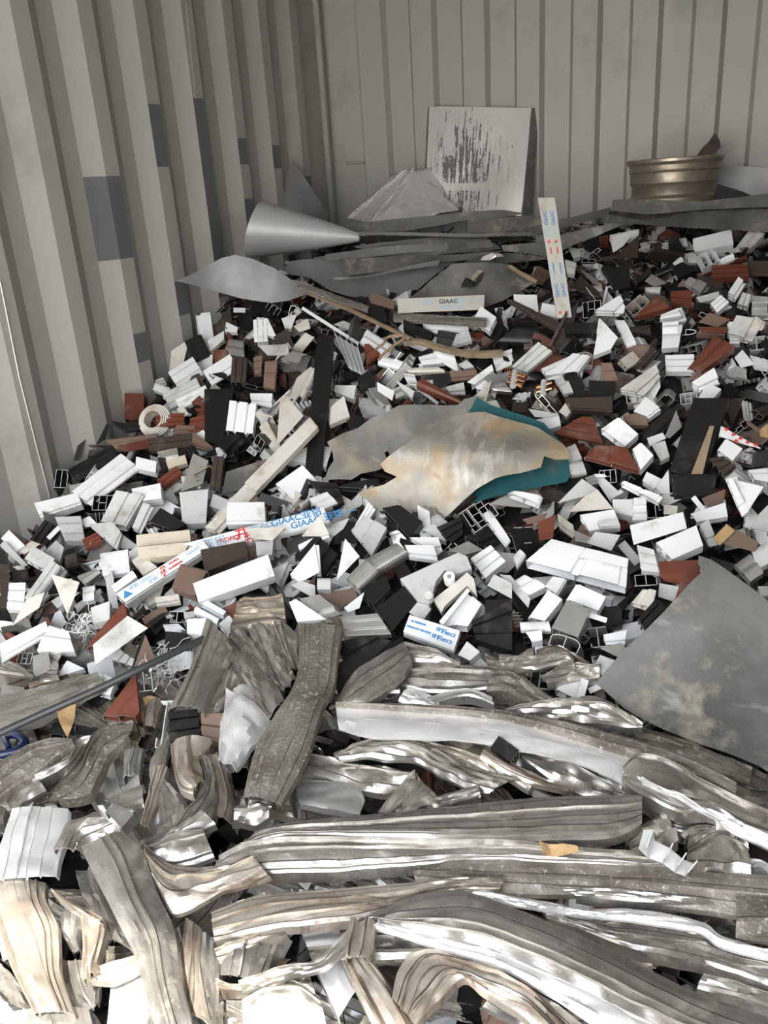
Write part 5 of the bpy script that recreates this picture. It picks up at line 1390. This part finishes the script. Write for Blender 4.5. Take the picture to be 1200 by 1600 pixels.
# crumpled paper
for pts, dz, lb, mt in (([(88, 1105), (118, 1098), (116, 1118), (113, 1138), (105, 1153), (96, 1135), (90, 1120)], .07, 'crumpled brown paper scrap just under the dark rod', 'osb'),
    ([(222, 1090), (236, 1087), (248, 1092), (251, 1108), (240, 1120), (226, 1134), (218, 1116), (228, 1104)], .06, 'torn brown paper scrap right of the red triangle', 'osb'),
    ([(842, 1316), (870, 1318), (902, 1324), (905, 1334), (880, 1338), (850, 1334)], .15, 'thin rust-coloured flake on the wide ribbed strip', 'osb')):
    px_sheet(pts, dz, .4, 'paper_scrap', mt, lb, cat='paper scrap', folds=1, bump=.006, fr=22, edge=.008, thick=.0008)
# rope and laths
px_tube([(588, 545), (600, 536), (606, 527), (622, 524), (632, 528), (615, 540), (600, 552), (592, 562)], .0045, 'frayed_rope', 'rope', 'short knot of frayed jute rope over the white round edged offcuts', 'rope', dz=.09)
def lath(pts, w, label, dz=.075, mt='lath', name='lath'):
    st = []
    for i, p in enumerate(pts):
        q0, q1 = pts[max(0, i-1)], pts[min(len(pts)-1, i+1)]; l = math.hypot(q1[0]-q0[0], q1[1]-q0[1]); nx, ny = -(q1[1]-q0[1])/l*w/2, (q1[0]-q0[0])/l*w/2
        st.append((p[0]-nx, p[1]-ny, p[0]+nx, p[1]+ny, p[2] if len(p) > 2 else dz))
    return ribbon(st, mt, ribs=1, seed=len(label), arch=.1, skirt=.01, crush=.0015, name=name, label=label, cat=name.replace('_', ' '), group=None)
lath([(630, 532), (660, 533), (700, 545), (740, 551), (785, 549)], 7, 'curved dirty wooden lath running right from the frayed rope')
lath([(415, 431, .12), (470, 452, .11), (530, 476, .10), (575, 496, .10), (640, 528, .09)], 5, 'long brown warped lath crossing in front of the leaf-shaped sheet', mt='lath')
lath([(418, 435, .13), (460, 442, .125), (520, 463, .115), (576, 482, .105)], 9, 'narrow bent aluminium strip beside the long warped lath', mt='S', name='bent_strip')
lath([(615, 494, .08), (680, 498, .08), (760, 502, .08)], 12, 'shiny flattened strip just below the printed film strip', mt='S', name='bent_strip')
px_sheet([(577, 462), (583, 457), (618, 470), (615, 483), (580, 474)], .10, .5, 'cardboard_piece', 'T', 'small brown card end at the left of the printed film strip', cat='cardboard', bump=.002, thick=.006)
offcuts('''
@ 380 440 2.857
Q K plate 550 95 630 115 640 190 575 180 dz=.08
Q D box 560 60 680 85 680 125 560 95 dz=.085 h=.01
''')
# red stars on the white strip
t = bpy.data.objects.get('cut_plate'); 
P0 = [(1135, 672), (1146, 680), (1157, 686), (1168, 692), (1180, 696), (1150, 690)]
host = [o for o in COL.objects if o.get('label', '').startswith('white strip printed with red stars')][0]
c0 = at(1160, 684, .0875); n0 = frame_n(c0, .45)
for k, (x, y) in enumerate(P0):
    m = MB(); c = on_plane(x, y, c0, n0)+n0*.004; uu = n0.orthogonal().normalized(); vv = n0.cross(uu); vs = []
    for j in range(10):
        r = .007 if j % 2 == 0 else .003; a = math.pi*j/5; vs.append(c+(uu*math.cos(a)+vv*math.sin(a))*r)
    m.add([c+n0*.0005]+vs, [(0, j+1, (j+1) % 10+1) for j in range(10)])
    o = m.build('printed_star', 'ink_red', host)
# ------------------------------------------------------------------ the rest of the offcuts that fill the heap
rnd = random.Random(42)
TYPES = ['box', 'box2', 'box3', 'sash', 'sash2', 'rib', 'grv', 'step', 'mould', 'chan', 'up', 'ang', 'ang2', 'plate', 'H', 'tee', 'zed', 'round', 'bull', 'fin']
def rand_piece(x, y, z, small=False, mb=None, white=.45):
    sec = rnd.choice(TYPES); r = rnd.random()
    if r < white: col = rnd.choice(['W', 'W', 'W', 'G', 'G', 'C', 'A'])
    elif r < .93: col = rnd.choice(['K', 'K', 'K', 'K', 'D', 'D', 'sheet_dark'])
    else: col = rnd.choice(['R', 'R', 'T'])
    k = .7 if small else 1
    L = rnd.uniform(.04, .13)*k; wd = rnd.uniform(.03, .075)*k; h = rnd.uniform(.014, .04)*k
    n = (heap_n(x, y)+Vector((rnd.gauss(0, .7), rnd.gauss(-.2, .7), 0))).normalized()
    a = rnd.uniform(0, math.pi*2); ax = Vector((math.cos(a), math.sin(a), 0)); ax = (ax-n*ax.dot(n)).normalized(); la = n.cross(ax)
    c = Vector((x, y, z)); e1, e2 = (rnd.choice((0, 0, 1, -1))*wd*.5 for _ in range(2))
    P = [c-ax*(L/2+e1)-la*wd/2, c+ax*(L/2+e2)-la*wd/2, c+ax*(L/2-e2)+la*wd/2, c-ax*(L/2-e1)+la*wd/2]
    for p in P:
        p.x = min(2.32, max(.012, p.x))
    if mb is not None:
        def Mf(s, u, v):
            q = P[0].lerp(P[1], s); b = P[3].lerp(P[2], s); return q+(b-q)*u-n*(v*h)
        section_mesh(Mf, sec, .0017/wd, .0017/h, mb, STUFF.index(col)); return
    a1, b1, _ = proj((P[0]+P[3])/2); a2, b2, _ = proj((P[1]+P[2])/2)
    return piece(P, sec, col, h, n, pxc=proj(c)[:2], sl=slant(a1, b1, a2, b2))
STUFF = ['W', 'G', 'C', 'A', 'K', 'D', 'sheet_dark', 'R', 'T']
cells = []
n_ = 0; tries = 0; grid = {}
while n_ < 560 and tries < 20000:
    tries += 1
    x = rnd.uniform(.05, 2.28); y = rnd.uniform(-3.1, -.2)
    px, py, z = proj((x, y, heap(x, y)))
    if not (-30 < px < 1230) or py > 1080 or py < 340: continue
    if py > 1000 and 330 < px: continue
    if px < 840 and py < 470 and not (px < 480 and py > 455): continue
    if y > -.45 and py < 352: continue
    if (520 < px < 880 and 645 < py < 770) or (px > 1000 and 960 < py): continue
    key = (int(px/24), int(py/20))
    if grid.get(key, 0) >= 1 and rnd.random() < .6: continue
    grid[key] = grid.get(key, 0)+1; n_ += 1
    wf = .20 if py < 540 else .42 if py < 780 else .55
    rand_piece(x, y, heap(x, y)+rnd.uniform(-.03, .022), small=rnd.random() < .35, white=wf)
mb = MB()
for _ in range(3300):
    x = rnd.uniform(.05, 2.28); y = rnd.uniform(-4.1, -.15)
    rand_piece(x, y, heap(x, y)+rnd.uniform(-.06, -.005), small=True, mb=mb, white=.25)
o = mb.build('scrap_filling', STUFF); o['kind'] = 'stuff'; tag(o, 'small mixed profile offcuts filling the heap under the larger pieces', 'metal scrap')
# ------------------------------------------------------------------ labels for the offcuts and strips that were not named one by one
LATER.sort(key=lambda r: -r[5])
for o, head, px, py, sl, ar, grp in LATER:
    t, g = auto_label(head, px, py, sl)
    cat = o.get('category') or 'metal offcut'
    if t.lower() in USED: g = 'look-alike offcuts'; o['group'] = g; o['label'] = t; o['category'] = cat
    else: tag(o, t, cat, grp)
